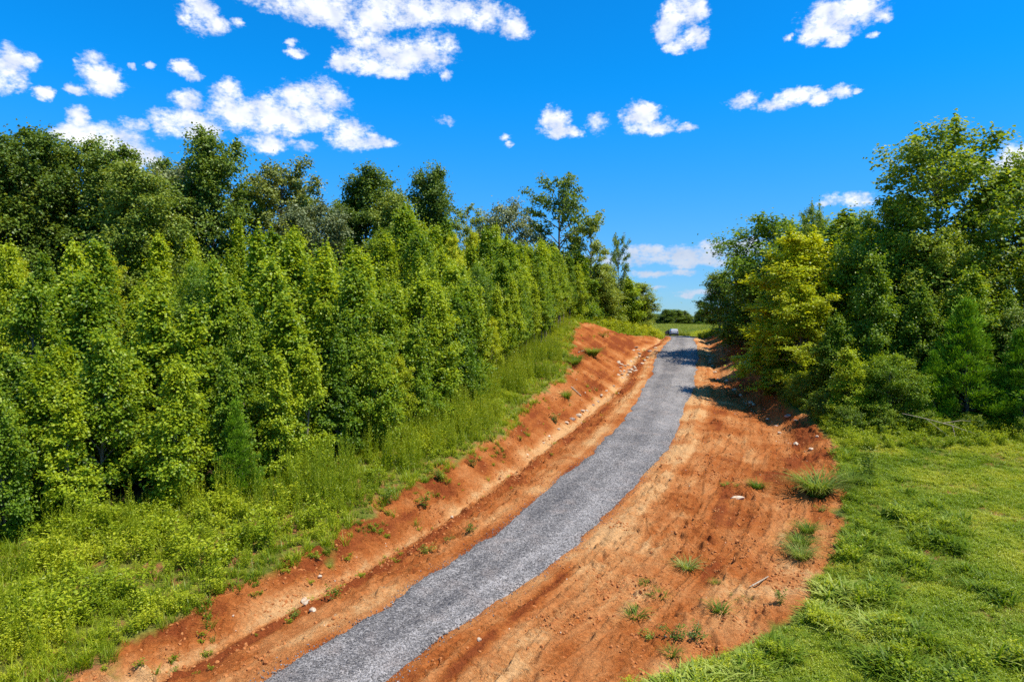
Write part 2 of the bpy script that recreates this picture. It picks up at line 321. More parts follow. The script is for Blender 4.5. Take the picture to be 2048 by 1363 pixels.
def mat_rock(name, a, b, dirt=(0.42, 0.16, 0.05), amt=0.5, scale=6):
    m, t, out = new_mat(name)
    pos = t.node('ShaderNodeTexCoord').outputs['Object']; geo = t.node('ShaderNodeNewGeometry').outputs['Position']
    n = t.noise(geo, scale, 5, 0.6); n2 = t.noise(geo, scale*3.3, 3, 0.6)
    c = t.mix(t.rng(n, .38, .62), a+(1,), b+(1,)); c = t.mix(t.m('MULTIPLY', t.rng(n2, .48, .62), amt), c, dirt+(1,))
    if name == 'gravel_stone':
        g_ = t.rng(t.attr('tint', 'INSTANCER'), 0.0, 1.0, 0.45, 1.1); k_ = t.node('ShaderNodeCombineColor')
        for q_ in range(3): t.l.new(g_, k_.inputs[q_])
        c = t.mix(1.0, c, k_.outputs[0], 'MULTIPLY')
    principled(t, out, c, 0.88, 0.2, bump(t, n2, 0.6, 0.03))
    return m
M = {}
M['ground'] = mat_ground(); M['gravel'] = mat_gravel()
M['bark'] = mat_bark('bark', (0.10, 0.075, 0.05), (0.24, 0.20, 0.15))
M['bark_grey'] = mat_bark('bark_grey', (0.07, 0.06, 0.05), (0.17, 0.15, 0.12))
M['rock'] = mat_rock('pale_rock', (0.46, 0.36, 0.23), (0.64, 0.55, 0.40), amt=0.75)
M['rock_grey'] = mat_rock('grey_rock', (0.20, 0.16, 0.13), (0.40, 0.34, 0.27), amt=0.5)
M['clod'] = mat_rock('clay_clod', (0.38, 0.125, 0.032), (0.50, 0.20, 0.06), (0.30, 0.085, 0.022), 0.5)
M['chip'] = mat_rock('gravel_stone', (0.07, 0.063, 0.057), (0.38, 0.348, 0.31), (0.16, 0.145, 0.13), 0.4, scale=11)
M['dead_wood'] = mat_bark('dead_wood', (0.26, 0.19, 0.12), (0.48, 0.38, 0.27))
# leaves:                          shade leaf           ordinary            young tip
M['gum'] = leaf_mat('sweetgum_leaf', (0.05, 0.11, 0.009), (0.155, 0.26, 0.015), (0.44, 0.51, 0.022))
M['oak'] = leaf_mat('oak_leaf', (0.07, 0.12, 0.014), (0.16, 0.235, 0.025), (0.32, 0.37, 0.05), trans=.32, vary=.7)
M['oak_olive'] = leaf_mat('olive_oak_leaf', (0.08, 0.105, 0.018), (0.16, 0.20, 0.03), (0.30, 0.32, 0.06), trans=.25)
M['elm_grey'] = leaf_mat('grey_leaf', (0.07, 0.095, 0.03), (0.14, 0.175, 0.06), (0.26, 0.29, 0.12), trans=.2)
M['poplar'] = leaf_mat('poplar_leaf', (0.07, 0.135, 0.012), (0.17, 0.26, 0.02), (0.36, 0.42, 0.03), rough=.45, spec=.28, vary=.3)
M['yellow'] = leaf_mat('yellowing_leaf', (0.17, 0.24, 0.010), (0.36, 0.43, 0.012), (0.60, 0.60, 0.02), vary=.3)
M['cedar'] = leaf_mat('cedar_spray', (0.045, 0.10, 0.008), (0.13, 0.26, 0.010), (0.32, 0.50, 0.014), trans=.15, rough=.6, spec=.2, vary=.2)
M['weed'] = leaf_mat('weed_leaf', (0.10, 0.18, 0.008), (0.28, 0.36, 0.012), (0.52, 0.54, 0.03), trans=.4, instanced=True, vary=.6)
M['spire'] = leaf_mat('tall_weed_leaf', (0.14, 0.22, 0.010), (0.31, 0.38, 0.012), (0.52, 0.52, 0.04), trans=.4, instanced=True, vary=.5)
M['blade'] = leaf_mat('long_grass_blade', (0.07, 0.13, 0.008), (0.18, 0.27, 0.014), (0.50, 0.54, 0.12), trans=.4, rough=.5, spec=.2, instanced=True, vary=.7)
M['lawn'] = leaf_mat('short_grass_blade', (0.11, 0.20, 0.008), (0.26, 0.36, 0.012), (0.48, 0.50, 0.05), trans=.35, instanced=True, vary=.8)
M['hay'] = leaf_mat('field_grass_blade', (0.12, 0.19, 0.014), (0.24, 0.29, 0.02), (0.42, 0.40, 0.05), trans=.3, instanced=True, vary=.6)
M['plant_blade'] = leaf_mat('clump_blade', (0.07, 0.13, 0.012), (0.15, 0.23, 0.02), (0.40, 0.42, 0.12), trans=.4, rough=.55, spec=.15, vary=.4)
M['plant_leaf'] = leaf_mat('small_plant_leaf', (0.06, 0.12, 0.012), (0.13, 0.20, 0.018), (0.28, 0.32, 0.03), trans=.3, vary=.5)
M['understory'] = leaf_mat('understory_leaf', (0.05, 0.10, 0.010), (0.11, 0.19, 0.015), (0.24, 0.32, 0.02))

# ------------------------------------------------------------------ ground: one sheet out to the horizon, fine where the bare clay is
def axis(lo, hi, step, grow, far_lo, far_hi):
    a = list(np.arange(lo, hi, step)); v = a[-1]; d = step
    while v < far_hi: d *= grow; v += d; a.append(v)
    b = []; v = lo; d = step
    while v > far_lo: d *= grow; v -= d; b.append(v)
    return np.array(b[::-1]+a)
def build_ground():
    s = axis(-10.5, 14.0, 0.052, 1.09, -1800, 1800)
    ys = [16.5]
    while ys[-1] < 2600:
        y = ys[-1]; ys.append(y+(0.052 if y < 26 else (0.0020*y if y < 128 else 0.0023*128*1.07**(len([1 for q in ys if q > 128])))))
    y0 = [-200, -120, -70, -40, -20, -8, 0, 5, 9, 12, 14, 15, 15.7, 16.1, 16.3]
    y = np.array(y0+ys)
    S, Y = np.meshgrid(s, y); X = S+centre(Y)
    soil = bare(X, Y); Z = ground_z(X, Y)
    # the sheet stays a little under the gravel of the drive
    on = sstep(X, road_l(Y)-.1, road_l(Y)+.25)*sstep(-X, -road_r(Y)-.1, -road_r(Y)+.25)*(Y < 166)
    Z = Z-on*0.05
    litter = np.maximum(sstep(wood_l(Y)-X, -.8, .8), sstep(X-wood_r(Y), -.8, .8))*(Y < 150)
    l, r, dl = road_l(Y), road_r(Y), ditch_l(Y)
    st = X-centre(Y)
    tone = .5+(vnoise((st)/.35, Y/3.5, 81)-.5)*.22+(vnoise(st/1.3, Y/7, 82)-.5)*.28+(fbm(X/2, Y/2, 4, 83)-.5)*.7
    tone += .34*np.exp(-((X-(dl-.15))/.42)**2)*(.4+.8*vnoise(Y/4, st*0, 84))       # pale sand washed into the ditch
    tone += .20*np.exp(-((X-(l-.75))/.55)**4)+.22*np.exp(-((X-(r+1.0))/.9)**4)*sstep(Y, 24, 32) # packed shoulders
    tone -= .30*np.exp(-((X-(dl+1.0))/.5)**2)
    tone -= .42*np.exp(-((X-(r+1.9-.12*(Y-20)))/.33)**2)*(1-sstep(Y, 27, 31))       # smooth red skid mark
    tone -= .18*sstep(dl-.5-X, 0, 1.0)*soil
    tone -= .10*sstep(X-r, 3.0, 5.0)*sstep(Y, 30, 40)*soil
    n, k = S.shape
    idx = np.arange(n*k).reshape(n, k)
    f = np.stack([idx[:-1, :-1], idx[:-1, 1:], idx[1:, 1:], idx[1:, :-1]], -1).reshape(-1, 4)
    v = np.stack([X, Y, Z], -1).reshape(-1, 3)
    me = mesh_np('ground', v, f, M['ground'], {'soil': soil.ravel(), 'tone': np.clip(tone, 0, 1).ravel(), 'litter': litter.ravel()}, smooth=True)
    tag(link('ground', me), kind='structure', label='red clay cut, weedy verges and woodland floor')
build_ground()
def road_edges(y):
    fr = np.clip(1-(y-20)/140, .35, 1)
    l = road_l(y)+(fbm(y/1.1, y*0, 4, 91)-.5)*.55+(vnoise(y/4, y*0, 93)-.5)*.5
    r = road_r(y)+(fbm(y/1.1, y*0+5, 4, 92)-.5)*.55+(vnoise(y/5, y*0, 94)-.5)*.6
    return l, r
def road_top(x, y):
    l, r = road_edges(y); u = (x-l)/(r-l)
    crown = .055*np.clip(np.minimum(u, 1-u)/.10, 0, 1)**.7-.012
    rut = -.022*(np.exp(-((u-.27)/.07)**2)+np.exp(-((u-.74)/.07)**2))
    tr = .010*np.sin(2*math.pi*y/.24)*np.exp(-((u-.74)/.10)**4)*(1-sstep(y, 40, 48))
    return ground_macro(x, y)+crown+rut+tr+(fbm(x/.5, y/.5, 2, 96)-.5)*.02
def build_road():
    y = [-20.0]
    while y[-1] < 164: q = y[-1]; y.append(q+(1.0 if q < 10 else max(.06, .003*q)))
    y = np.array(y); u = np.linspace(0, 1, 66)
    l, r = road_edges(y)
    X = l[:, None]+(r-l)[:, None]*u[None]; Y = np.repeat(y[:, None], len(u), 1); U = np.repeat(u[None], len(y), 0)
    Z = road_top(X, Y)
    Z[:, 0] -= .05; Z[:, -1] -= .05
    tone = .5+(vnoise(U*7, Y/9, 97)-.5)*.22+(fbm(X/1.5, Y/1.5, 3, 98)-.5)*.35
    tone -= .07*(np.exp(-((U-.27)/.06)**2)+np.exp(-((U-.5)/.05)**2)); tone += .12*np.exp(-((U-.78)/.12)**2)+.05*sstep(Y, 40, 80)
    n, k = X.shape; idx = np.arange(n*k).reshape(n, k)
    f = np.stack([idx[:-1, :-1], idx[:-1, 1:], idx[1:, 1:], idx[1:, :-1]], -1).reshape(-1, 4)
    me = mesh_np('gravel_road', np.stack([X, Y, Z], -1).reshape(-1, 3), f, M['gravel'], {'tone': np.clip(tone, 0, 1).ravel()}, smooth=True)
    tag(link('gravel_road', me), kind='structure', label='grey gravel driveway climbing the red clay cut')
build_road()

# ------------------------------------------------------------------ leaf, blade, tube, stone geometry
def unit(v): return v/np.maximum(np.linalg.norm(v, axis=-1, keepdims=True), 1e-9)
def leaf_quads(c, tip, nrm, size, aspect, lc, fold=.22):
    """c centres, tip directions, normals; each leaf one folded four-cornered blade"""
    tip = unit(tip); side = unit(np.cross(nrm, tip)); n = np.cross(tip, side); s = size[:, None]; a = aspect
    v = np.stack([c-tip*s*.5, c+side*s*a*.5+n*s*fold*.5-tip*s*.05, c+tip*s*.5, c-side*s*a*.5+n*s*fold*.5-tip*s*.05], 1).reshape(-1, 3)
    f = np.arange(len(c)*4).reshape(-1, 4)
    return v, f, np.repeat(lc, 4)
def tubes(paths, sides=5):
    """paths: list of (points Nx3, radii N) -> verts, quads"""
    V = []; F = []; o = 0
    for p, r in paths:
        p = np.asarray(p, float); n = len(p); t = unit(np.gradient(p, axis=0))
        ref = np.where(np.abs(t[:, 2:3]) > .9, np.array([[1., 0, 0]]), np.array([[0, 0, 1.]]))
        a = unit(np.cross(t, ref)); b = np.cross(t, a); k = np.arange(sides)/sides*2*math.pi
        ring = p[:, None]+np.asarray(r)[:, None, None]*(np.cos(k)[None, :, None]*a[:, None]+np.sin(k)[None, :, None]*b[:, None])
        V.append(ring.reshape(-1, 3)); i = np.arange(n-1)[:, None]*sides; j = np.arange(sides)[None]; j2 = (j+1) % sides
        F.append(np.stack([i+j, i+j2, i+sides+j2, i+sides+j], -1).reshape(-1, 4)+o); o += n*sides
    return np.concatenate(V), np.concatenate(F)
def blades(rs, roots, heading, length, width, lean, droop, lc, nseg=3, up=1.0):
    """arching strips: arrays per blade"""
    n = len(roots); V = np.zeros((n, nseg+1, 2, 3)); t = np.linspace(0, 1, nseg+1)
    d = np.stack([np.cos(heading), np.sin(heading), 0*heading], -1); sd = np.stack([-np.sin(heading), np.cos(heading), 0*heading], -1)
    for i, q in enumerate(t):
        out = length*(lean*q+droop*q*q*.8); hgt = length*up*(q-droop*.62*q**2.2)
        c = roots+d*out[:, None]; c[:, 2] += hgt
        w = width*(1-q**1.6*.95)*.5
        V[:, i, 0] = c-sd*w[:, None]; V[:, i, 1] = c+sd*w[:, None]
    idx = np.arange(n*(nseg+1)*2).reshape(n, nseg+1, 2)
    F = np.stack([idx[:, :-1, 0], idx[:, :-1, 1], idx[:, 1:, 1], idx[:, 1:, 0]], -1).reshape(-1, 4)
    L = np.repeat(lc, (nseg+1)*2).reshape(n, nseg+1, 2)+(t*.35)[None, :, None]
    return V.reshape(-1, 3), F, np.clip(L, 0, 1).ravel()
def join(parts):
    V = []; F = []; L = []; o = 0
    for v, f, l in parts: V.append(v); F.append(f+o); L.append(l); o += len(v)
    return np.concatenate(V), np.concatenate(F), np.concatenate(L)

# ------------------------------------------------------------------ trees
SH = {'bellr': lambda h: np.clip((h+.2)/.5, 0, 1)**.8*(1-h)**.68+.04,
      'bell': lambda h: np.clip((h+.16)/.42, 0, 1)**.7*(1-h)**1.05+.02,
      'cone': lambda h: np.minimum(1, (h/.10+.15)**.5)*(1-h)**.85+.03,
      'egg': lambda h: np.where(h > .38, np.sqrt(np.maximum(1-((h-.38)/.64)**2, 0)), np.sqrt(np.maximum(1-((.38-h)/.62)**2, 0)))+.04,
      'round': lambda h: np.where(h > .45, np.sqrt(np.maximum(1-((h-.45)/.60)**2, 0)), np.sqrt(np.maximum(1-((.45-h)/.60)**2, 0)))+.05,
      'vase': lambda h: .45+.6*np.sin(np.clip(h, 0, 1)*math.pi*.62)*(1-h**6),
      'layer': lambda h: (.55+.45*np.cos(h*9.0)**2)*np.sqrt(np.maximum(1-(h-.25)**2/.6, 0.02))}
def tree_parts(seed, H, R, h0=.1, shape='cone', nb=40, nl=9000, ls=.17, cs=.3, e0=10, e1=60, mat='gum', bark='bark', leader=0, gap=0.0, sub=4, aspect=.85, droop=.2, tr=.012, flat=.7, tipc=.5, spray=False, shoots=1.2, loose=.10):
    rs = np.random.RandomState(seed); up = np.array([0, 0, 1.])
    hz = np.linspace(0, 1, 9); wa = np.cumsum(rs.normal(0, .012*H*(.35 if H > 14 else 1), (9, 2)), 0)*.5; wa -= wa[0]
    tp = np.stack([wa[:, 0], wa[:, 1], hz*H*.96-.25], -1); rad = H*tr*(1-hz*.93)+.008; rad[0] *= 1.35
    at = lambda q: np.array([np.interp(q, hz, tp[:, i]) for i in range(3)])
    paths = [(tp, rad)]; cl = []; cw = []; cd = []; ch = []
    for i in range(nb):
        q = (i+rs.rand())/nb; hh = h0+(1-h0)*q; az = i*2.39996+rs.normal(0, .35)
        ln = R*float(SH[shape](np.array(q)))*rs.uniform(.55, 1.18)
        if rs.rand() < gap: continue
        el = math.radians(e0+(e1-e0)*q+rs.normal(0, 7))
        st = at(min(hh*(1 if shape == 'cone' else .80+.1*rs.rand()), .99)) if shape in ('round', 'vase', 'egg') else at(min(hh, .99))
        if shape in ('round', 'vase', 'egg'):
            end = at(min(hh, .99)); end = np.array([end[0]+ln*math.cos(az), end[1]+ln*math.sin(az), h0*H+(1-h0)*H*q])
            dvec = end-st; ln2 = np.linalg.norm(dvec)
        else:
            dvec = ln*np.array([math.cos(az)*math.cos(el), math.sin(az)*math.cos(el), math.sin(el)]); ln2 = ln
        tt = np.linspace(0, 1, 5)[:, None]
        pts = st+dvec*tt; pts[:, 2] += ln2*droop*np.sin(tt[:, 0]*math.pi)*.6-ln2*droop*.3*tt[:, 0]**2
        pts[1:] += rs.normal(0, .03*ln2, (4, 3))
        paths.append((pts, np.linspace(max(.006, H*tr*.42*(1-q*.6)), .006, 5)))
        segs = [(pts, 1.0)]
        for k in range(sub):
            t0 = rs.uniform(.3, .92); b = np.array([np.interp(t0, tt[:, 0], pts[:, c]) for c in range(3)])
            a2 = az+rs.choice([-1, 1])*rs.uniform(.4, 1.1); l2 = ln2*rs.uniform(.22, .45)*(1.15-t0*.5); e2 = el*.6+rs.normal(.1, .25)
            dv = l2*np.array([math.cos(a2)*math.cos(e2), math.sin(a2)*math.cos(e2), math.sin(e2)])
            sp = b+dv*np.linspace(0, 1, 3)[:, None]; segs.append((sp, .8))
            if rs.rand() < .5: paths.append((sp, np.array([.012, .009, .005])))
        for sg, wt in segs:
            L = np.linalg.norm(sg[-1]-sg[0]); m = max(2, int(L/(cs*1.1)))
            for t in np.linspace(.32 if wt == 1 else .35, 1.0, m):
                x = (len(sg)-1)*t; j = min(int(x), len(sg)-2); c = sg[j]+(sg[j+1]-sg[j])*(x-j)
                cl.append(c+rs.normal(0, cs*.45, 3)); cw.append(rs.uniform(.35, 1.5)*(.6+.6*t)*(1-.45*q if shape in ('cone', 'bell', 'bellr') else 1)); cd.append(unit(sg[-1]-sg[0])); ch.append(t)
    ends = [s_[0][-1] for s_ in [(p_[0],) for p_ in paths[1:]] if len(s_[0]) > 3]
    if shape in ('cone', 'bell', 'bellr', 'egg', 'layer') and not spray:   # upright new shoots on the outside of the crown
        for k in range(int(nb*shoots)):
            e_ = ends[rs.randint(len(ends))]; b = e_*np.array([.92, .92, 1])+rs.normal(0, .15, 3); hl = H*rs.uniform(.04, .11)
            for t in np.linspace(0, 1, 5): cl.append(b+np.array([0, 0, hl*t])); cw.append(.62*(1.15-t)); cd.append(up); ch.append(1.1)
    for k in range(leader):   # leafy leader shoots that stand above the crown
        a = rs.rand()*6.28; rr = R*.28*rs.rand()*(k > 0); b = at(.90-.22*(k > 0)*rs.rand())+np.array([rr*math.cos(a), rr*math.sin(a), 0])
        top = b+np.array([rs.normal(0, .1), rs.normal(0, .1), H*rs.uniform(.11, .19)])
        paths.append((np.stack([b, top]), np.array([.02, .006])))
        for t in np.linspace(0, 1, 7): cl.append(b+(top-b)*t); cw.append(.5*(1.1-t)); cd.append(up); ch.append(1.2)
    cl = np.array(cl); cw = np.array(cw); cd = np.array(cd); ch = np.array(ch)
    pr = cw/cw.sum(); w = rs.choice(len(cl), nl, p=pr)
    off = unit(rs.normal(0, 1, (nl, 3)))*(rs.rand(nl, 1)**.5)*cs*1.25*cw[w][:, None]; off[:, 2] *= flat
    c = cl[w]+off
    lo = rs.rand(nl) < loose; c[lo] = c[lo]+rs.normal(0, cs*1.0, (int(lo.sum()), 3))
    out = unit(c*np.array([1, 1, 0])+1e-4); hrel = np.clip(c[:, 2]/H, 0, 1)
    if spray:
        tip = cd[w]*.9+unit(off)*.7+up*.55; nrm = np.cross(tip, rs.normal(0, 1, (nl, 3)))
    else:
        tip = out*.8+unit(off)*.6-up*(.25+.4*rs.rand(nl, 1))+rs.normal(0, .5, (nl, 3)); nrm = up*1.0+out*.55+unit(off)*.5+rs.normal(0, .65, (nl, 3))
    size = ls*rs.uniform(.7, 1.3, nl)
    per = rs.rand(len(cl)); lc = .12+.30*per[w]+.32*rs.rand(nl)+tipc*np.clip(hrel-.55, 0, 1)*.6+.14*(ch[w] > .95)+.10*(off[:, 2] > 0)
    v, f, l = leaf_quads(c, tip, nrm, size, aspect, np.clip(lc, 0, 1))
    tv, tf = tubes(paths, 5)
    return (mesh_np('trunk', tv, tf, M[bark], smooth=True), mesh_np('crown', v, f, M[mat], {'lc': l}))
def proto(kind, **k): return (kind,)+tree_parts(**k)
PR = {}
PR['gum'] = [proto('sweetgum_tree', seed=i, H=10, R=[2.6,2.9,2.3,3.1,2.8,2.4,3.0,2.6,2.9][i], h0=.02, shape=['bell','bellr','cone','bellr','bell','bell','bellr','bell','bellr'][i], nb=[50,56,50,52,58,50,56,52,48][i], nl=19000, ls=.19, cs=[.36,.44,.33,.48,.38,.34,.46,.37,.50][i], e0=[18,25,12,30,22,20,28,18,30][i], e1=62, gap=.14, leader=[3,4,2,5,3,2,4,5,4][i]) for i in range(9)]
PR['gum_open'] = [proto('sweetgum_tree', seed=20+i, H=12, R=2.3, h0=.28, shape='bell', nb=42, nl=14000, ls=.18, cs=.38, e0=25, e1=65, leader=3, tr=.0085) for i in range(3)]
PR['oak'] = [proto('oak_tree', seed=40+i, H=20, R=4.6, h0=.16, shape='egg', nb=54, nl=34000, ls=.30, cs=.74, e0=10, e1=70, mat='oak', bark='bark_grey', sub=5, leader=0, tipc=.3, shoots=.3, loose=.05) for i in range(4)]
PR['oak_open'] = [proto('oak_tree', seed=50+i, H=20, R=4.6, h0=.42, shape='vase', nb=24, nl=8500, ls=.30, cs=.55, e0=20, e1=70, mat='oak', bark='bark_grey', sub=4, gap=.12, tipc=.2, tr=.014, loose=.0) for i in range(2)]
PR['oak_olive'] = [proto('oak_tree', seed=60, H=19, R=5.0, h0=.35, shape='round', nb=32, nl=20000, ls=.30, cs=.62, e0=10, e1=70, mat='oak_olive', bark='bark_grey', sub=5, tipc=.3, loose=.03)]
PR['grey'] = [proto('elm_tree', seed=70, H=15, R=4.2, h0=.15, shape='round', nb=38, nl=19000, ls=.26, cs=.6, mat='elm_grey', bark='bark_grey', sub=4, tipc=.3)]
PR['poplar'] = [proto('poplar_tree', seed=80+i, H=21, R=5.8, h0=.05, shape='egg', nb=84, nl=44000, ls=.25, cs=.55, e0=10, e1=75, mat='poplar', bark='bark_grey', sub=5, leader=[0, 4, 1][i], gap=.05, tipc=.3, loose=.04, shoots=.5) for i in range(3)]
PR['yellow'] = [proto('sassafras_tree', seed=90+i, H=12, R=4.4, h0=.06, shape='layer', nb=60, nl=32000, ls=.17, cs=.38, e0=5, e1=45, mat='yellow', bark='bark', sub=5, leader=1, flat=.4, tipc=.5) for i in range(2)]
PR['broad'] = [proto('broadleaf_tree', seed=130+i, H=12, R=[3.3, 3.7, 3.4][i], h0=.02, shape=['bellr', 'egg', 'bellr'][i], nb=[66, 72, 62][i], nl=40000, ls=.17, cs=[.42, .5, .46][i], e0=20, e1=65, mat='gum', gap=.08, leader=[3, 1, 4][i], sub=5) for i in range(3)]
PR['cedar'] = [proto('cedar_tree', seed=95+i, H=9, R=2.7, h0=.02, shape='cone', nb=95, nl=30000, ls=.22, cs=.24, e0=15, e1=65, mat='cedar', bark='bark', sub=4, aspect=.22, spray=True, leader=1, flat=1.0, tipc=.15) for i in range(2)]
PR['shrub'] = [proto('shrub', seed=100+i, H=3, R=1.5, h0=.0, shape='round', nb=26, nl=4200, ls=.13, cs=.26, mat='understory', bark='bark', sub=3, tr=.010) for i in range(3)]
PR['shrub_yellow'] = [proto('shrub', seed=110+i, H=2, R=1.2, h0=.0, shape='round', nb=22, nl=2600, ls=.11, cs=.24, mat='yellow', bark='bark', sub=3, tr=.010) for i in range(2)]
BASEH = {'gum': 10, 'gum_open': 12, 'oak': 20, 'oak_open': 20, 'oak_olive': 19, 'grey': 15, 'poplar': 21, 'yellow': 12, 'broad': 12, 'cedar': 9, 'shrub': 3, 'shrub_yellow': 2}
def plant_tree(kind, k, x, y, H, rot=0.0, wide=1.0, label='', cat='tree', group=None, name=None, sink=.05):
    p = PR[kind][k % len(PR[kind])]; s = H/BASEH[kind]
    r = bpy.data.objects.new(name or p[0], None); col.objects.link(r); r.empty_display_size = .5
    r.location = (x, y, gz(x, y)-sink); r.rotation_euler = (0, 0, rot); r.scale = (s*wide, s*wide, s)
    tag(r, label, cat, group)
    link('trunk', p[1], r); link('crown', p[2], r)
    return r

rnd = random.Random(7)
ORD = ['first', 'second', 'third', 'fourth', 'fifth', 'sixth', 'seventh', 'eighth', 'ninth', 'tenth', 'eleventh', 'twelfth', 'thirteenth', 'fourteenth', 'fifteenth', 'sixteenth', 'seventeenth', 'eighteenth', 'nineteenth', 'twentieth',
       'twenty-first', 'twenty-second', 'twenty-third', 'twenty-fourth', 'twenty-fifth', 'twenty-sixth', 'twenty-seventh', 'twenty-eighth', 'twenty-ninth', 'thirtieth']
# tall trees on the rise behind the left wood
TALL = [
 ('oak', 0, -54.6, 70, 17.6, 1.0, 'grey-green rounded oak cut by the left edge of the photo'),
 ('oak', 1, -50.8, 72, 19.4, .8, 'tall dark green oak with a knobbly top, second from the left edge of the skyline'),
 ('oak', 2, -47.8, 76, 18.9, .75, 'dark oak whose round head shows against the cloud behind the left wood'),
 ('oak', 3, -42.8, 74, 18.2, .85, 'broad dark oak right of the cloud-backed round head on the left skyline'),
 ('oak', 1, -36.5, 67, 16.4, .85, 'full mid-green oak with a smooth sloping shoulder left of the grey-leaved trees'),
 ('oak', 0, -34.8, 80, 20.6, .80, 'tallest green oak with a stepped crown on the left skyline'),
 ('grey', 0, -40.0, 84, 16.8, .8, 'thin grey-leaved tree between the sloping oak and the tallest stepped oak'),
 ('oak_olive', 0, -28.8, 86, 18.6, .95, 'olive brown oak with an open crown showing its dark forked trunk'),
 ('grey', 0, -22.3, 80, 13.8, .9, 'low silvery grey tree right of the olive oak'),
 ('oak', 2, -20.1, 95, 19.2, .95, 'round-headed dense oak standing alone against the sky in mid-wood'),
 ('oak', 3, -11.6, 98, 20.2, .72, 'dark narrow oak with a peaked top right of the round-headed oak'),
 ('oak', 0, -15.6, 90, 15.8, .7, 'low olive oak filling the gap between the round-headed and the peaked oak'),
 ('oak_open', 1, -7.0, 105, 17.0, .8, 'small sparse oak just showing over the young trees right of the peaked oak'),
 ('grey', 0, -.6, 105, 17.6, .7, 'sparse brownish tree top left of the spreading open oak'),
 ('oak_open', 0, 7.4, 108, 24.0, .92, 'spreading open oak with leafy fingers against blue sky near the end of the left wood'),
 ('oak_open', 1, 12.8, 111, 19.4, .75, 'thin drooping oak right below the spreading open oak'),
 ('oak_open', 0, 18.4, 118, 17.2, .42, 'lone spindly tree with tufted branches at the right end of the left wood'),
]
for i, (k, n, x, y, h, wd, lab) in enumerate(TALL):
    plant_tree(k, n, x, y, h, rnd.uniform(0, 6.28), wd*(1.22 if k in ('oak', 'grey') else 1.1), lab, group='tall trees on the skyline of the left wood')
for i, (x, y, h) in enumerate([(-58, 84, 19), (-46, 92, 17), (-31, 100, 15.5), (-60, 66, 15), (-26, 104, 15), (-17, 112, 15), (-5, 118, 16)]):
    plant_tree('oak', i, x, y, h, rnd.uniform(0, 6.28), .9, 'dark oak filling in behind the skyline trees of the left wood', group='tall trees on the skyline of the left wood')

# the young wood on the left
rs = np.random.RandomState(3)
pts = []
def far_enough(x, y, d):
    for (a, b, *_r) in pts:
        if (a-x)**2+(b-y)**2 < d*d: return False
    return True
y = 27.0; front = []
while y < 128:
    x = float(wood_l(np.array(y)))-rs.uniform(-.5, .6)
    front.append((x, y)); pts.append((x, y)); y += rs.uniform(1.5, 2.1)*math.hypot(1, .35)*(1+.006*max(0, y-50))
back = []
for _ in range(12000):
    y = rs.uniform(26, 128); d = rs.uniform(1.6, 36 if y < 70 else 20)
    x = float(wood_l(np.array(y)))-d
    if x < -.78*y-4: continue
    sp = 2.0 if d < 6 else (2.9 if d < 12 else 3.5)
    if far_enough(x, y, sp): pts.append((x, y)); back.append((x, y, d))
back.sort(key=lambda p: p[2])
print('young trees', len(front), len(back))
def gum_height(x, y, d):
    base = np.interp(y, [26, 45, 60, 75, 90, 100, 108, 118, 128], [6.5, 8.6, 9.8, 10.6, 11.6, 11.5, 9.6, 7.6, 6.0])
    return float(base)*(1+.026*min(d, 12))*float(np.interp(y, [50, 62, 95, 112], [1.0, .86, .84, .95]))*float(np.interp(x, [-45, -20, -12], [.85, .93, 1.0]))
for i, (x, y) in enumerate(front):
    openk = 56 < y < 102
    lab = '%s young tree from the near end in the front row of the left wood' % ORD[i] if i < 30 else '%s young tree from the far end in the front row of the left wood' % ORD[len(front)-1-i]
    if i in (9, 17):
        plant_tree('yellow', i, x, y, gum_height(x, y, 0)*.62, rs.rand()*6.28, .75, ('bright ' if i == 9 else 'lime ')+'yellow-green bushy tree at the front of the left wood', group='young trees in the front row of the left wood')
        continue
    if i in (4, 14):
        plant_tree('cedar', i, x+.6, y-.6, 5.2 if i == 4 else 4.6, rs.rand()*6.28, .9, 'small feathery cedar at the foot of the left wood %s' % ('near the photo edge' if i == 4 else 'below its middle'), group='young trees in the front row of the left wood')
    plant_tree('gum_open' if openk else 'gum', i, x, y, gum_height(x, y, 0)*rs.uniform(.82, 1.02), rs.rand()*6.28, rs.uniform(.95, 1.15), lab, group='young trees in the front row of the left wood')
for i, (x, y, d) in enumerate(back):
    k = 'gum_open' if (y > 60 and rs.rand() < .3) else 'gum'
    h = gum_height(x, y, d)*rs.uniform(.76, 1.16)
    if rs.rand() < .06 and d > 5: k, h = 'yellow', h*.85
    if k == 'gum' and rs.rand() < .16: k = 'broad'
    zone = 'near' if y < 50 else ('middle' if y < 85 else 'far')
    kind = 'yellowing' if k == 'yellow' else 'green'
    dep = 'just behind the front row' if d < 6 else 'deep among the others'
    plant_tree(k, int(rs.randint(9)), x, y, h, rs.rand()*6.28, rs.uniform(.9, 1.2)*{'yellow': .6, 'broad': .8}.get(k, 1.0), 'young %s tree %s in the %s part of the left wood' % (kind, dep, zone), group='young trees of the left wood, %s part' % zone)

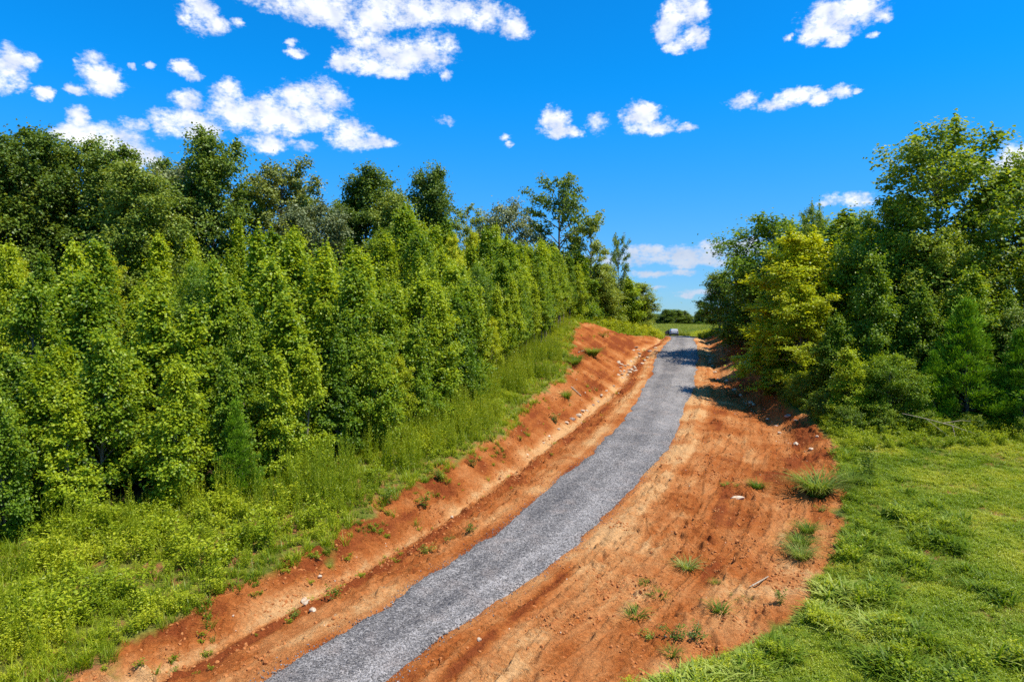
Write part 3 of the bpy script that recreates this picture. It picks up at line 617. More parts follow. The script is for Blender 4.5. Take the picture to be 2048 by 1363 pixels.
# right wood
RIGHT = [
 ('poplar', 0, 38.2, 62, 22.6, 1.0, 'tallest tree of the right wood, broad leafy crown with a pointed oval top', 'tree'),
 ('poplar', 1, 44.4, 60, 20.4, .62, 'slender spire-topped tree against the white cloud at the right edge', 'tree'),
 ('poplar', 2, 43.5, 53, 14.5, .8, 'bushy green tree cut by the right photo edge below the spire-topped one', 'tree'),
 ('poplar', 2, 35.6, 57, 14.0, .85, 'mid-green tree under the tallest tree, above the dark cedar', 'tree'),
 ('poplar', 1, 36.2, 66.5, 16.6, .75, 'dark leafy tree at the left shoulder of the tallest tree', 'tree'),
 ('broad', 2, 35.2, 73, 15.4, 1.3, 'green tree with an uneven top left of the tallest tree', 'tree'),
 ('poplar', 0, 35.4, 80, 17.0, .42, 'thin dark tree whose tufted tip rises clear of the right wood', 'tree'),
 ('broad', 4, 33.4, 88, 16.0, 1.25, 'dark green tree left of the tufted tip', 'tree'),
 ('yellow', 0, 27.2, 63.5, 13.2, 1.3, 'large golden yellow-green tree leaning over the red bank', 'tree'),
 ('yellow', 1, 25.2, 59.5, 9.4, 1.1, 'lower yellow-green tree in front of the large golden one', 'tree'),
 ('broad', 1, 33.0, 62, 13.4, .9, 'leafy green tree just right of the large golden one', 'tree'),
 ('broad', 3, 28.6, 54, 12.4, .72, 'pointed bright green tree in the middle of the right wood, crown to the ground', 'tree'),
 ('broad', 0, 25.4, 53.5, 7.6, 1.0, 'shorter light green tree at the corner between red bank and meadow', 'tree'),
 ('broad', 5, 31.6, 53, 9.6, .85, 'layered pale-leaved tree left of the dark cedar', 'tree'),
 ('broad', 6, 24.8, 50.4, 5.6, 1.15, 'low dense green tree at the foot of the right wood next to the white stones', 'tree'),
 ('broad', 4, 27.6, 49.8, 5.0, 1.2, 'small round green tree between the corner tree and the fallen branch', 'tree'),
 ('yellow', 0, 24.6, 64.2, 6.6, 1.3, 'low golden tree hanging out over the middle of the right red bank', 'tree'),
 ('cedar', 0, 33.4, 49.8, 9.4, 1.15, 'dark pointed cedar with bright tips at the edge of the meadow', 'tree'),
 ('cedar', 1, 35.9, 47.6, 7.4, 1.25, 'shorter bright green cedar at the right photo edge', 'tree'),
 ('cedar', 1, 30.8, 49.6, 5.6, .9, 'very dark low cedar behind the fallen branch', 'tree'),
 ('broad', 2, 28.6, 72, 10.0, 1.2, 'green tree above the shadowed bank just beyond the golden tree', 'tree'),
 ('broad', 5, 31.0, 78, 9.6, 1.05, 'second green tree beyond the golden tree along the red bank', 'tree'),
 ('broad', 6, 33.0, 85, 9.6, 1.05, 'third green tree beyond the golden tree along the red bank', 'tree'),
 ('broad', 1, 35.2, 92, 9.6, 1.05, 'fourth green tree beyond the golden tree along the red bank', 'tree'),
 ('oak', 0, 36.4, 98, 10.6, 1.05, 'dark tree near the far end of the right wood', 'tree'),
 ('oak', 2, 36.8, 106, 10.0, 1.1, 'dark round tree next to last at the far end of the right wood', 'tree'),
 ('oak', 3, 35.6, 117, 10.4, 1.25, 'dark tree overhanging the far end of the drive on the right', 'tree'),
 ('grey', 0, 38.6, 112, 9.6, .8, 'greyish tree behind the overhanging dark one at the far right end', 'tree'),
]
for i, (k, n, x, y, h, wd, lab, cat) in enumerate(RIGHT):
    plant_tree(k, n, x, y, h, rnd.uniform(0, 6.28), wd*(1.25 if k in ('broad', 'poplar') else 1.12), lab, cat, group='trees of the right wood')
rr = np.random.RandomState(12)
for i in range(34):
    y = rr.uniform(50, 122); x = float(wood_r(np.array(y)))+rr.uniform(5, 14)
    if any((x-a[2])**2+(y-a[3])**2 < 6 for a in RIGHT): continue
    plant_tree('broad' if rr.rand() < .7 else 'oak', i, x, y, rr.uniform(8, 11.5), rr.rand()*6.28, 1.05, 'tree standing inside the right wood behind its edge trees', group='inner trees of the right wood')
# low shrubs along the wood edges
SHR = [(23.2, 51.2, 2.2), (23.6, 55.5, 2.6), (24.0, 59.5, 2.4), (25.4, 64.5, 2.6), (26.8, 69, 2.4), (28.4, 74, 2.6), (30.2, 80, 2.6), (32.4, 87, 2.8), (33.8, 92.5, 2.6), (34.6, 99, 2.6), (36.2, 107, 2.4), (26.4, 47.9, 1.7), (29.0, 47.7, 1.5), (31.8, 47.0, 1.3), (34.6, 45.6, 1.4), (23.9, 48.4, 1.9)]
for i, (x, y, h) in enumerate(SHR):
    lab = ('%s dark bush from the near end along the shaded right bank' % ORD[i]) if i < 11 else ('low leafy bush in the shade at the meadow edge, %s of five' % ORD[i-11])
    plant_tree('shrub', i, x, y, h, rnd.uniform(0, 6.28), 1.1, lab, 'bush', 'bushes under the right wood')
YS = [(12.6, 108, 2.2), (14.2, 110.5, 2.4), (16.2, 112.5, 2.4), (18.2, 114, 2.2), (20.2, 115.5, 2.0), (22.2, 117.5, 1.8), (24.2, 120, 1.6), (25.9, 122.5, 1.3)]
for i, (x, y, h) in enumerate(YS):
    plant_tree('shrub_yellow', i, x, y, h, rnd.uniform(0, 6.28), 1.1, '%s yellow-green bush going down the bank shoulder behind the red cut' % ORD[i], 'bush', 'yellow bushes beyond the red bank')
plant_tree('shrub_yellow', 0, 23.9, 57.2, 1.8, .4, .9, 'small golden bush in the shade of the right bank', 'bush')
plant_tree('gum', 5, 23.2, 61.0, 3.6, 1.0, 1.7, 'bright green sapling leaning out over the shadowed right bank', 'sapling')
# leafy trees at the right end of the left wood
for i, (x, y, h, k) in enumerate([(22.8, 124.5, 9.0, 'oak'), (24.2, 127, 6.4, 'oak'), (20.2, 121, 9.8, 'gum'), (17.2, 119.5, 9.4, 'gum'), (14.6, 115.5, 11.0, 'oak'), (10.4, 108.5, 12.0, 'gum')]):
    plant_tree(k, i+1, x, y, h, i*1.3, 1.6 if k == 'oak' else 1.5, '%s tree counting leftwards from the sky gap at the end of the left wood' % ORD[[1, 0, 2, 3, 4, 5, 6][i]], group='trees at the end of the left wood')

# far trees across the hay field
FAR = [(76.5, 392, 4.2, 'dark low hedge tree farthest left beyond the hay field', 'oak'), (80.5, 388, 5.4, 'low dark tree left of the round oak beyond the hay field', 'oak'), (87.0, 385, 9.6, 'round dark oak beyond the hay field, left of the gap', 'oak'),
       (93.4, 390, 9.6, 'dark tree just right of the round oak beyond the hay field', 'oak'), (98.3, 394, 9.0, 'dark tree with a notched top in the middle of the far row', 'oak'), (101.5, 396, 5.0, 'low far tree in the dip before the pale round one', 'oak'),
       (106.6, 386, 10.0, 'pale yellow-green round tree beyond the hay field', 'gum'), (112.0, 392, 8.2, 'far tree half hidden by the overhanging branches on the right', 'oak'), (118.0, 395, 9.0, 'far tree at the right end of the row across the field', 'oak'), (102.8, 398, 7.0, 'green far tree between the notched dark one and the pale round one', 'oak'), (110.0, 400, 7.6, 'dark far tree behind the pale round one', 'oak'), (83.6, 400, 7.5, 'dark far tree peeping between the two left ones of the row', 'oak'), (90.6, 402, 8, 'far tree behind the round oak across the field', 'oak')]
for i, (x, y, h, lab, k) in enumerate(FAR):
    plant_tree(k, i, x, y, h, i*.9, 2.3 if k == 'oak' else 2.2, lab, group='trees beyond the hay field')

# ------------------------------------------------------------------ uncountable cover: each a single object of kind 'stuff'
def scatter(name, label, pts, protos, scl, tint, rot=None, kind='stuff', tilt=0.0, seed=1):
    rs_ = np.random.RandomState(seed); n = len(pts)
    me = bpy.data.meshes.new(name); me.vertices.add(n); me.vertices.foreach_set('co', np.ascontiguousarray(pts, dtype=np.float32).ravel())
    r = np.zeros((n, 3), np.float32); r[:, 2] = rs_.rand(n)*6.283 if rot is None else rot
    if tilt: r[:, :2] = rs_.normal(0, tilt, (n, 2))
    a = me.attributes.new('rot', 'FLOAT_VECTOR', 'POINT'); a.data.foreach_set('vector', r.ravel())
    a = me.attributes.new('scl', 'FLOAT_VECTOR', 'POINT')
    scl = np.asarray(scl, np.float32); scl = np.repeat(scl[:, None], 3, 1) if scl.ndim == 1 else scl
    a.data.foreach_set('vector', np.ascontiguousarray(scl, dtype=np.float32).ravel())
    a = me.attributes.new('tint', 'FLOAT', 'POINT'); a.data.foreach_set('value', np.asarray(tint, np.float32))
    a = me.attributes.new('pick', 'INT', 'POINT'); a.data.foreach_set('value', rs_.randint(0, len(protos), n).astype(np.int32))
    pc = bpy.data.collections.new(name+'_kinds')
    for k, p in enumerate(protos): pc.objects.link(bpy.data.objects.new('%s_kind_%02d' % (name, k), p))
    o = link(name, me); tag(o, label, None, None, kind)
    g = bpy.data.node_groups.new(name, 'GeometryNodeTree')
    g.interface.new_socket('Geometry', in_out='INPUT', socket_type='NodeSocketGeometry'); g.interface.new_socket('Geometry', in_out='OUTPUT', socket_type='NodeSocketGeometry')
    N = g.nodes; gi = N.new('NodeGroupInput'); go = N.new('NodeGroupOutput'); iop = N.new('GeometryNodeInstanceOnPoints'); ci = N.new('GeometryNodeCollectionInfo')
    ci.inputs['Collection'].default_value = pc; ci.inputs['Separate Children'].default_value = True; ci.inputs['Reset Children'].default_value = True
    def na(nm, ty):
        q = N.new('GeometryNodeInputNamedAttribute'); q.data_type = ty; q.inputs['Name'].default_value = nm
        return q.outputs[0]
    g.links.new(gi.outputs[0], iop.inputs['Points']); g.links.new(ci.outputs[0], iop.inputs['Instance'])
    iop.inputs['Pick Instance'].default_value = True; g.links.new(na('pick', 'INT'), iop.inputs['Instance Index'])
    e2r = N.new('FunctionNodeEulerToRotation'); g.links.new(na('rot', 'FLOAT_VECTOR'), e2r.inputs[0]); g.links.new(e2r.outputs[0], iop.inputs['Rotation'])
    g.links.new(na('scl', 'FLOAT_VECTOR'), iop.inputs['Scale']); g.links.new(iop.outputs[0], go.inputs[0])
    md = o.modifiers.new('scatter', 'NODES'); md.node_group = g
    return o
def cand(n, x0, x1, y0, y1, seed, power=1.0):
    r = np.random.RandomState(seed); y = y0+(y1-y0)*r.rand(n)**power; x = x0+(x1-x0)*r.rand(n)
    return x, y, r
def in_view(x, y, m=8.0): return np.abs(x) < .76*y+m
def pick(x, y, keep):
    x = x[keep]; y = y[keep]; return x, y, np.stack([x, y, ground_z(x, y)], -1)

# --- plants to scatter
def pl_grass(seed, n, L, w, spread, lean=.25, droop=.5, mat='blade', nseg=3):
    r = np.random.RandomState(seed); rr_ = spread*np.sqrt(r.rand(n)); a = r.rand(n)*6.28
    roots = np.stack([rr_*np.cos(a), rr_*np.sin(a), 0*a-.03], -1)
    v, f, l = blades(r, roots, a+r.normal(0, 1.6, n), L*r.uniform(.5, 1.15, n), w*r.uniform(.7, 1.3, n), lean*r.uniform(.3, 1.5, n), droop*r.uniform(.4, 1.3, n), .05+.40*r.rand(n), nseg)
    return mesh_np('grass_tuft', v, f, M[mat], {'lc': l})
def pl_weed(seed, H, R, n, ls, mat='weed', stems=6):
    r = np.random.RandomState(seed); P = []; D = []
    paths = []
    for k in range(stems):
        a = r.rand()*6.28; l = H*r.uniform(.6, 1.05); ln = R*r.uniform(.2, 1)
        p = np.array([[0, 0, -.03], [ln*.4*math.cos(a), ln*.4*math.sin(a), l*.5], [ln*math.cos(a), ln*math.sin(a), l]]); paths.append((p, np.array([.008, .006, .003])))
        t = r.uniform(.2, 1, n//stems)
        c = np.stack([np.interp(t, [0, .5, 1], p[:, i]) for i in range(3)], -1); q = r.normal(0, 1, (len(t), 3)); q[:, 2] *= .35; q = unit(q)
        c = c+q*(.05+.10*(1.1-t))[:, None]*(.5+H); P.append(c); D.append(q)
    c = np.concatenate(P); d = np.concatenate(D)
    v, f, l = leaf_quads(c, d, np.array([[0, 0, 1.]])+r.normal(0, .4, c.shape), ls*r.uniform(.6, 1.3, len(c)), .5, np.clip(.15+.4*r.rand(len(c))+.4*c[:, 2]/H, 0, 1))
    tv, tf = tubes(paths, 3)
    v, f, l = join([(v, f, l), (tv, tf, np.full(len(tv), .3))])
    return mesh_np('weed', v, f, M[mat], {'lc': l})
def pl_spire(seed, H, n=90, mat='spire'):
    """tall thin weed: an upright stem feathered with short narrow leaves"""
    r = np.random.RandomState(seed); paths = []; C = []; D = []; S = []
    for k in range(r.randint(3, 6)):
        a = r.rand()*6.28; b = r.uniform(0, .16); h = H*r.uniform(.65, 1.05)
        base = np.array([b*math.cos(a), b*math.sin(a), -.03]); top = base*1.6+np.array([r.normal(0, .05), r.normal(0, .05), h])
        paths.append((np.stack([base, top]), np.array([.009, .004])))
        t = np.linspace(.12, 1, n//4); c = base+(top-base)*t[:, None]
        q = r.normal(0, 1, (len(t), 3)); q[:, 2] = np.abs(q[:, 2])*.6+.7; q = unit(q); sz = .17*(1.15-t)+.05
        C.append(c+q*sz[:, None]*.45); D.append(q); S.append(sz)
    c = np.concatenate(C); d = np.concatenate(D); s = np.concatenate(S)
    v, f, l = leaf_quads(c, d, r.normal(0, 1, c.shape), s, .24, np.clip(.2+.3*r.rand(len(c))+.35*c[:, 2]/H, 0, 1), fold=.1)
    tv, tf = tubes(paths, 3); v, f, l = join([(v, f, l), (tv, tf, np.full(len(tv), .25))])
    return mesh_np('spire_weed', v, f, M[mat], {'lc': l})
def rock_mesh(seed, mat, nsub=1, flat=.6, rough=.28):
    r = np.random.RandomState(seed); bm = bmesh.new(); bmesh.ops.create_icosphere(bm, subdivisions=nsub, radius=.5)
    ax = r.uniform(.65, 1.15, 3); ax[2] *= flat
    pl = [(unit(r.normal(0, 1, 3)), r.uniform(.30, .45)) for _ in range(7)]
    for v in bm.verts:
        p = np.array(v.co)
        for n_, d_ in pl:
            q = p @ n_
            if q > d_: p = p-n_*(q-d_)
        p = p*ax*(1+r.normal(0, rough*.18)); v.co = p
    me = bpy.data.meshes.new('rock'); bm.to_mesh(me); bm.free(); me.materials.append(M[mat]); me.update()
    return me

# --- left verge
tuft = [pl_grass(200+i, 26, .55, .022, .16, .3, .5, 'weed') for i in range(4)]
weedp = [pl_weed(210+i, .55+.12*i, .38, 180, .095) for i in range(4)]
weed_low = [pl_weed(216+i, .22, .30, 70, .075) for i in range(3)]
spires = [pl_spire(220+i, 1.5+.2*i) for i in range(4)]
x, y, r_ = cand(72000, -36, 32, 10, 128, 301, 1.45)
d = bank_l(y)-x; w = x-wood_l(y)
clump = fbm(x/2.0, y/2.0, 3, 305)
inb = (d > -.25) & (w > -1.6) & in_view(x, y)
keep = inb & (r_.rand(len(x)) < .35+.75*sstep(clump, .38, .55))
x1, y1, p1 = pick(x, y, keep)
sc_ = (.4+1.0*r_.rand(len(x1))**1.5)*(.6+.8*sstep(fbm(x1/1.4, y1/1.4, 2, 307), .35, .7))*(.65+.7*sstep(bank_l(y1)-x1, 0, 2.5))*np.interp(x1-wood_l(y1), [0, 3], [.6, .85])*np.where((y1 > 33) & (y1 < 72), .75, 1.0)
scatter('verge_weeds', 'bright green leafy weeds covering the verge below the left wood', p1, weedp, sc_, .5+(fbm(x1/3, y1/3, 3, 306)-.5)*1.6, seed=2)
x, y, r_ = cand(31000, -36, 32, 10, 128, 311, 1.4)
keep = (bank_l(y)-x > -.6) & (x-wood_l(y) > -2.5) & in_view(x, y)
x1, y1, p1 = pick(x, y, keep)
scatter('verge_grass', 'loose tufts of grass among the weeds of the left verge', p1, tuft, .6+.9*r_.rand(len(x1)), .5+(fbm(x1/2.5, y1/2.5, 3, 312)-.5)*1.6, seed=3, tilt=.1)
x, y, r_ = cand(34000, -34, 32, 18, 128, 321, 1.4)
cl2 = fbm(x/2.6, y/2.6, 3, 325); dens = sstep(cl2, .44, .56)*1.0+.9*sstep(y, 31, 37)*(1-sstep(y, 66, 76))*sstep(cl2, .36, .5)
keep = (bank_l(y)-x > .35) & (x-wood_l(y) > -1.2) & in_view(x, y) & (r_.rand(len(x)) < dens*np.where(y < 33, .35*sstep(cl2, .48, .60), .95))
x1, y1, p1 = pick(x, y, keep)
hs = (.5+.65*r_.rand(len(x1)))*np.where((y1 > 32) & (y1 < 72), 1.35, 1.1)*np.clip(.55+(bank_l(y1)-x1)*.3, .5, 1)
scatter('tall_weeds', 'tall thin upright weeds standing in streaks along the left bank', p1, spires, np.stack([hs*.9, hs*.9, hs], -1), .5+(fbm(x1/2.5, y1/2.5, 3, 327)-.5)*1.3, seed=4, tilt=.04)
# creeping green on the clay beside the verge
x, y, r_ = cand(60000, -20, 30, 18, 128, 331, 1.6)
d = x-bank_l(y); g = fbm(x/.7, y/.7, 3, 335)
keep = (d > -.3) & (d < np.maximum(ditch_l(y)-bank_l(y), .5)+1.6) & (r_.rand(len(x)) < 1.1*sstep(g, .50, .62)*np.exp(-np.maximum(d, 0)/np.where(y < 50, 1.3, .55))+.03*sstep(g, .5, .6))
x1, y1, p1 = pick(x, y, keep)
scatter('creeping_weeds', 'small weeds and runners creeping out over the red clay', p1, weed_low+tuft[:1], .35+.7*r_.rand(len(x1)), .3+(fbm(x1/2.5, y1/2.5, 3, 337)-.5)*1.6, seed=5)

# --- right meadow
lawnp = [pl_grass(240+i, 34, .17, .016, .20, .6, .5, 'lawn', 2) for i in range(4)]
clover = [pl_weed(246+i, .13, .20, 60, .05, 'lawn', 8) for i in range(2)]
jg = [pl_grass(250+i, 20, .72, .072, .34, .30, .85, 'blade', 5) for i in range(4)]
x, y, r_ = cand(185000, -8, 48, 8, 52, 341, 1.3)
g = fbm(x/1.7, y/1.7, 3, 345)
keep = (x-bank_r(y) > .1) & (x-wood_r(y) < 3) & in_view(x, y) & (r_.rand(len(x)) < .25+.9*sstep(g, .36, .50))
x1, y1, p1 = pick(x, y, keep)
scatter('meadow_grass', 'short patchy yellow-green meadow grass and clover', p1, lawnp+clover, .7+.8*r_.rand(len(x1)), .55+(fbm(x1/2.2, y1/2.2, 4, 347)-.5)*1.9, seed=6)
x, y, r_ = cand(80000, -8, 30, 8, 44, 351, 1.15)
d = x-bank_r(y); g = fbm(x/1.5, y/1.5, 3, 355)
band = np.interp(y, [18, 22, 24, 28, 34, 38, 44], [16, 10, 5.5, 3.8, 3.6, 2.4, 1.6])
keep = (d > -.15) & in_view(x, y) & (r_.rand(len(x)) < sstep(g+.28*(1-d/band), .44, .58)*(d < band*1.5)*np.where(y < 24, .75, .6))
x1, y1, p1 = pick(x, y, keep)
sj = (.30+.55*r_.rand(len(x1))**1.4)*(.6+1.0*sstep(fbm(x1/1.1, y1/1.1, 2, 358), .35, .7))*np.where(x1-bank_r(y1) < .5, .75, 1.0)
scatter('long_grass', 'lush arching long grass along the edge of the clay', p1, jg+jg+[weedp[0], weedp[1], weed_low[0]], sj, .5+(fbm(x1/2, y1/2, 3, 357)-.5)*1.4, seed=7, tilt=.12)
x, y, r_ = cand(9000, 18, 50, 40, 50, 361)
keep = (wood_r(y)-x < 2.2) & (wood_r(y)-x > -6) & (x-bank_r(y) > .2) & (y > 43.2)
x1, y1, p1 = pick(x, y, keep)
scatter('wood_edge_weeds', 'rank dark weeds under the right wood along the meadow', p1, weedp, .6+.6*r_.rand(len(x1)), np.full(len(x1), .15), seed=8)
x, y, r_ = cand(9000, 18, 44, 44, 128, 366)
keep = (x-bank_r(y) > .1) & (wood_r(y)-x > -2.0) & (r_.rand(len(x)) < .9)
x1, y1, p1 = pick(x, y, keep)
scatter('bank_weeds', 'weeds and brambles topping the right bank under the trees', p1, weedp+tuft[:1], .6+.7*r_.rand(len(x1)), .35+(fbm(x1/2.5, y1/2.5, 3, 367)-.5)*1.2, seed=9)

# --- hay field
hay = [pl_grass(260+i, 60, 1.25, .05, .7, .12, .35, 'hay', 3) for i in range(3)]
x, y, r_ = cand(30000, 22, 150, 152, 392, 371, 1.5)
keep = (x > .17*y) & (x < .34*y) & ~((np.abs(x-centre(y)) < 3.4) & (y < 167)) & ~((y < 168) & (x > 33.5) & (x < 42.5))
x1, y1, p1 = pick(x, y, keep)
scatter('hay_field', 'tall yellow-green hay standing in the field beyond the crest', p1, hay, (.8+.4*r_.rand(len(x1)))*(1+.002*(y1-150)), .55+(fbm(x1/8, y1/20, 3, 375)-.5)*1.6, seed=10)
x, y, r_ = cand(5000, 12, 46, 118, 158, 376)
keep = ((x < road_l(y)-1.2) | (x > road_r(y)+1.2)) & (r_.rand(len(x)) < .9)
x1, y1, p1 = pick(x, y, keep)
scatter('crest_grass', 'green grass and weeds on the crest beside the end of the drive', p1, tuft+weedp, 1.0+.7*r_.rand(len(x1)), .5+.3*r_.rand(len(x1)), seed=11)

# --- loose stone and clay
chips = [rock_mesh(270+i, 'chip', 1, .7) for i in range(5)]
x, y, r_ = cand(90000, -14, 14, 19.5, 52, 381, 1.5)
l, r = road_edges(y); e = np.minimum(x-l, r-x)
keep = (e > -.05) & in_view(x, y, 1) | ((e > -1.1) & (e <= -.05) & (r_.rand(len(x)) < .8*np.exp(e/.24)))
x = x[keep]; y = y[keep]; e = e[keep]
z = np.where(e > 0, road_top(x, y), ground_z(x, y))+.008
uu_ = (x-l[keep])/(r-l)[keep]; ct_ = np.clip(.55+(r_.rand(len(x))-.5)*.5+(fbm(x/1.6, y/1.6, 3, 388)-.5)*.9-.30*(np.exp(-((uu_-.28)/.07)**2)+np.exp(-((uu_-.52)/.05)**2))+.22*np.exp(-((uu_-.76)/.09)**2), 0, 1)
scatter('loose_gravel', 'loose grey gravel stones over the drive and spilling at its edges', np.stack([x, y, z], -1), chips, r_.uniform(.035, .08, len(x))*np.where(e > .3, .8, 1), ct_, seed=12, tilt=1.0)
clods = [rock_mesh(280+i, 'clod', 1, .7) for i in range(5)]
x, y, r_ = cand(110000, -18, 26, 19, 90, 391, 1.4)
s_ = bare(x, y); g = fbm(x/1.3, y/2.2, 3, 395); offroad = (x < road_l(y)-.5) | (x > road_r(y)+.5)
keep = (s_ > .8) & offroad & (r_.rand(len(x)) < .05+1.0*sstep(g, .56, .68)+.5*np.exp(-((x-ditch_l(y)-.9)/.3)**2))
x1, y1, p1 = pick(x, y, keep)
scatter('clay_crumbs', 'broken crumbs of red clay lying over the graded ground', p1, clods, (.05+.20*r_.rand(len(x1))**3.0), r_.rand(len(x1)), seed=13, tilt=1.0)
peb = [rock_mesh(290+i, 'rock', 1, .6) for i in range(4)]
x, y, r_ = cand(16000, -18, 34, 19, 118, 401, 1.3)
s_ = bare(x, y); offroad = (x < road_l(y)-.4) | (x > road_r(y)+.4)
keep = (s_ > .8) & offroad & (r_.rand(len(x)) < .03+.75*np.exp(-((x-ditch_l(y)+.1)/.35)**2)*(.25+sstep(y, 45, 60))+.8*np.exp(-((x-ditch_r(y))/.4)**2)*sstep(y, 42, 50))
x1, y1, p1 = pick(x, y, keep)
scatter('pale_pebbles', 'small pale pebbles washed into the ditches', p1, peb, r_.uniform(.05, .20, len(x1))*(.5+.5*sstep(y1, 40, 70)+.1), r_.rand(len(x1)), seed=14, tilt=.8)

# ------------------------------------------------------------------ single plants on the clay
def one(name, me, x, y, s, label, cat, group=None, rot=0.0, dz=0.0, part=None, sz=None):
    o = link(name, me, None, (x, y, gz(x, y)+dz), (0, 0, rot), (s, s, sz or s)); return tag(o, label, cat, group)
def pl_clump(seed, n, L, w, spread, tall=.3, bright=.35):
    r = np.random.RandomState(seed); rr_ = spread*np.sqrt(r.rand(n)); a = r.rand(n)*6.28
    roots = np.stack([rr_*np.cos(a), rr_*np.sin(a), 0*a-.03], -1)
    v, f, l = blades(r, roots, a+r.normal(0, .7, n), L*r.uniform(.5, 1.15, n), w*r.uniform(.7, 1.3, n), .18+.35*r.rand(n), .55+.5*r.rand(n), bright*r.rand(n)+.15, 6)
    return mesh_np('grass_clump', v, f, M['plant_blade'], {'lc': l})
big1 = pl_clump(500, 420, 1.75, .045, .42, bright=.45); big2 = pl_clump(501, 260, 1.6, .04, .5, bright=.35); mid1 = pl_clump(502, 160, .95, .035, .30); small1 = pl_clump(503, 80, .5, .022, .16); small2 = pl_clump(504, 70, .38, .02, .22)
pale = pl_clump(505, 150, .85, .03, .18, bright=.85); low1 = pl_clump(506, 220, .32, .022, .5, bright=.2)
herb1 = pl_weed(510, .6, .35, 160, .10, 'plant_leaf'); herb2 = pl_weed(511, .35, .45, 190, .07, 'plant_leaf', 9); herb3 = pl_weed(512, .9, .5, 260, .11, 'plant_leaf', 8)
one('grass_clump', big1, 16.7, 37.0, 1.15, 'large arching grass clump standing alone on the clay by the meadow', 'grass clump', 'plants standing alone on the clay', 0.0)
one('grass_clump', big2, 19.0, 38.1, 0.85, 'second grass clump, half joined to the meadow, right of the large lone one', 'grass clump', 'plants standing alone on the clay', 1.7)
one('weed', herb3, 20.6, 39.0, 1.5, 'tall leafy weed clump at the corner of meadow and clay', 'weed', 'plants standing alone on the clay', 3.4)
one('weed', herb3, 21.6, 41.2, 1.4, 'tall seed-headed weed standing against the dark right wood', 'weed', 'plants standing alone on the clay', 5.1)
one('grass_clump', big2, 12.4, 29.0, 0.62, 'near half of the tall narrow grass strip on the clay right of the tracks', 'grass clump', 'plants standing alone on the clay', 0.52)
one('grass_clump', big2, 12.9, 30.2, 0.6, 'middle of the tall narrow grass strip on the clay right of the tracks', 'grass clump', 'plants standing alone on the clay', 2.22)
one('grass_clump', big2, 13.7, 31.4, 0.55, 'far end of the tall narrow grass strip on the clay right of the tracks', 'grass clump', 'plants standing alone on the clay', 3.92)
one('grass_clump', pale, 7.37, 28.4, 1.0, 'pale straw-tipped grass clump alone in the middle of the right clay', 'grass clump', 'plants standing alone on the clay', 5.62)
one('grass_tuft', mid1, 13.93, 38.5, 0.85, 'small spiky grass tuft left of the large lone clump', 'grass tuft', 'plants standing alone on the clay', 1.04)
one('grass_tuft', low1, 12.5, 38.9, 0.9, 'flat thin grass patch left of the small spiky tuft', 'grass tuft', 'plants standing alone on the clay', 2.74)
one('weed', herb2, 15.7, 34.5, 1.0, 'low green weed patch below the large lone clump', 'weed', 'plants standing alone on the clay', 4.44)
one('weed', herb2, 16.2, 33.5, 0.8, 'small weed just below the low green patch by the meadow', 'weed', 'plants standing alone on the clay', 6.14)
one('grass_tuft', small1, 7.6, 24.6, 1.3, 'upright grass tuft above the long grass at the bottom of the clay', 'grass tuft', 'plants standing alone on the clay', 1.56)
one('weed', herb2, 6.2, 22.8, 1.35, 'right of two merged dark green weed mats near the bottom of the photo', 'weed', 'plants standing alone on the clay', 3.26)
one('weed', herb2, 5.5, 22.7, 1.45, 'left of two merged dark green weed mats near the bottom of the photo', 'weed', 'plants standing alone on the clay', 4.96)
one('weed', herb2, 4.65, 22.9, 1.0, 'sparse dark weed left of the two merged weed mats', 'weed', 'plants standing alone on the clay', 0.38)
one('grass_tuft', small2, 4.5, 24.4, 1.5, 'wiry small tuft on the clay nearest to the gravel road', 'grass tuft', 'plants standing alone on the clay', 2.08)
one('grass_tuft', small2, 5.6, 25.8, 1.2, 'dull small tuft one pace above the wiry tuft', 'grass tuft', 'plants standing alone on the clay', 3.78)
one('grass_tuft', low1, 5.4, 26.9, 0.7, 'thin brownish grass smear on the clay below the pale clump, left side', 'grass tuft', 'plants standing alone on the clay', 5.48)
one('grass_tuft', low1, 8.8, 25.7, 0.75, 'low bright grass patch beside the bleached stick', 'grass tuft', 'plants standing alone on the clay', 0.9)
one('weed', herb1, 10.0, 25.1, 0.9, 'small yellow-green plant right of the bleached stick', 'weed', 'plants standing alone on the clay', 2.6)
one('grass_tuft', small1, 5.2, 21.9, 1.0, 'small dark tuft at the very bottom of the clay', 'grass tuft', 'plants standing alone on the clay', 4.3)
one('grass_tuft', small2, 8.05, 26.8, 0.8, 'tiny tuft between the pale clump and the bleached stick', 'grass tuft', 'plants standing alone on the clay', 6.0)
one('weed', herb2, 10.2, 23.9, 0.7, 'tiny green weed at the edge of the long grass under the yellow-green plant', 'weed', 'plants standing alone on the clay', 1.42)
one('weed', herb3, -2.4, 41.4, 0.75, 'round green weed alone on the bare bank left of the ditch', 'weed', 'plants standing alone on the clay', 3.12)
one('weed', herb3, -6.3, 34.6, 1.05, 'bushy weed at the foot of the tall spires on the left bank', 'weed', 'plants standing alone on the clay', 4.82)
one('weed', herb1, -4.6, 35.4, 1.3, 'loose leafy weed on the clay between the spires and the ditch', 'weed', 'plants standing alone on the clay', 0.24)
one('weed', herb2, -3.8, 30.2, 1.2, 'dark creeping weed midway along the shoulder left of the gravel', 'weed', 'plants standing alone on the clay', 1.94)
one('weed', herb2, -2.0, 31.9, 1.1, 'second dark creeping weed further up the left shoulder', 'weed', 'plants standing alone on the clay', 3.64)
one('weed', herb1, -6.85, 26.1, 1.1, 'small green weed at the ditch edge near the cream stones', 'weed', 'plants standing alone on the clay', 5.34)
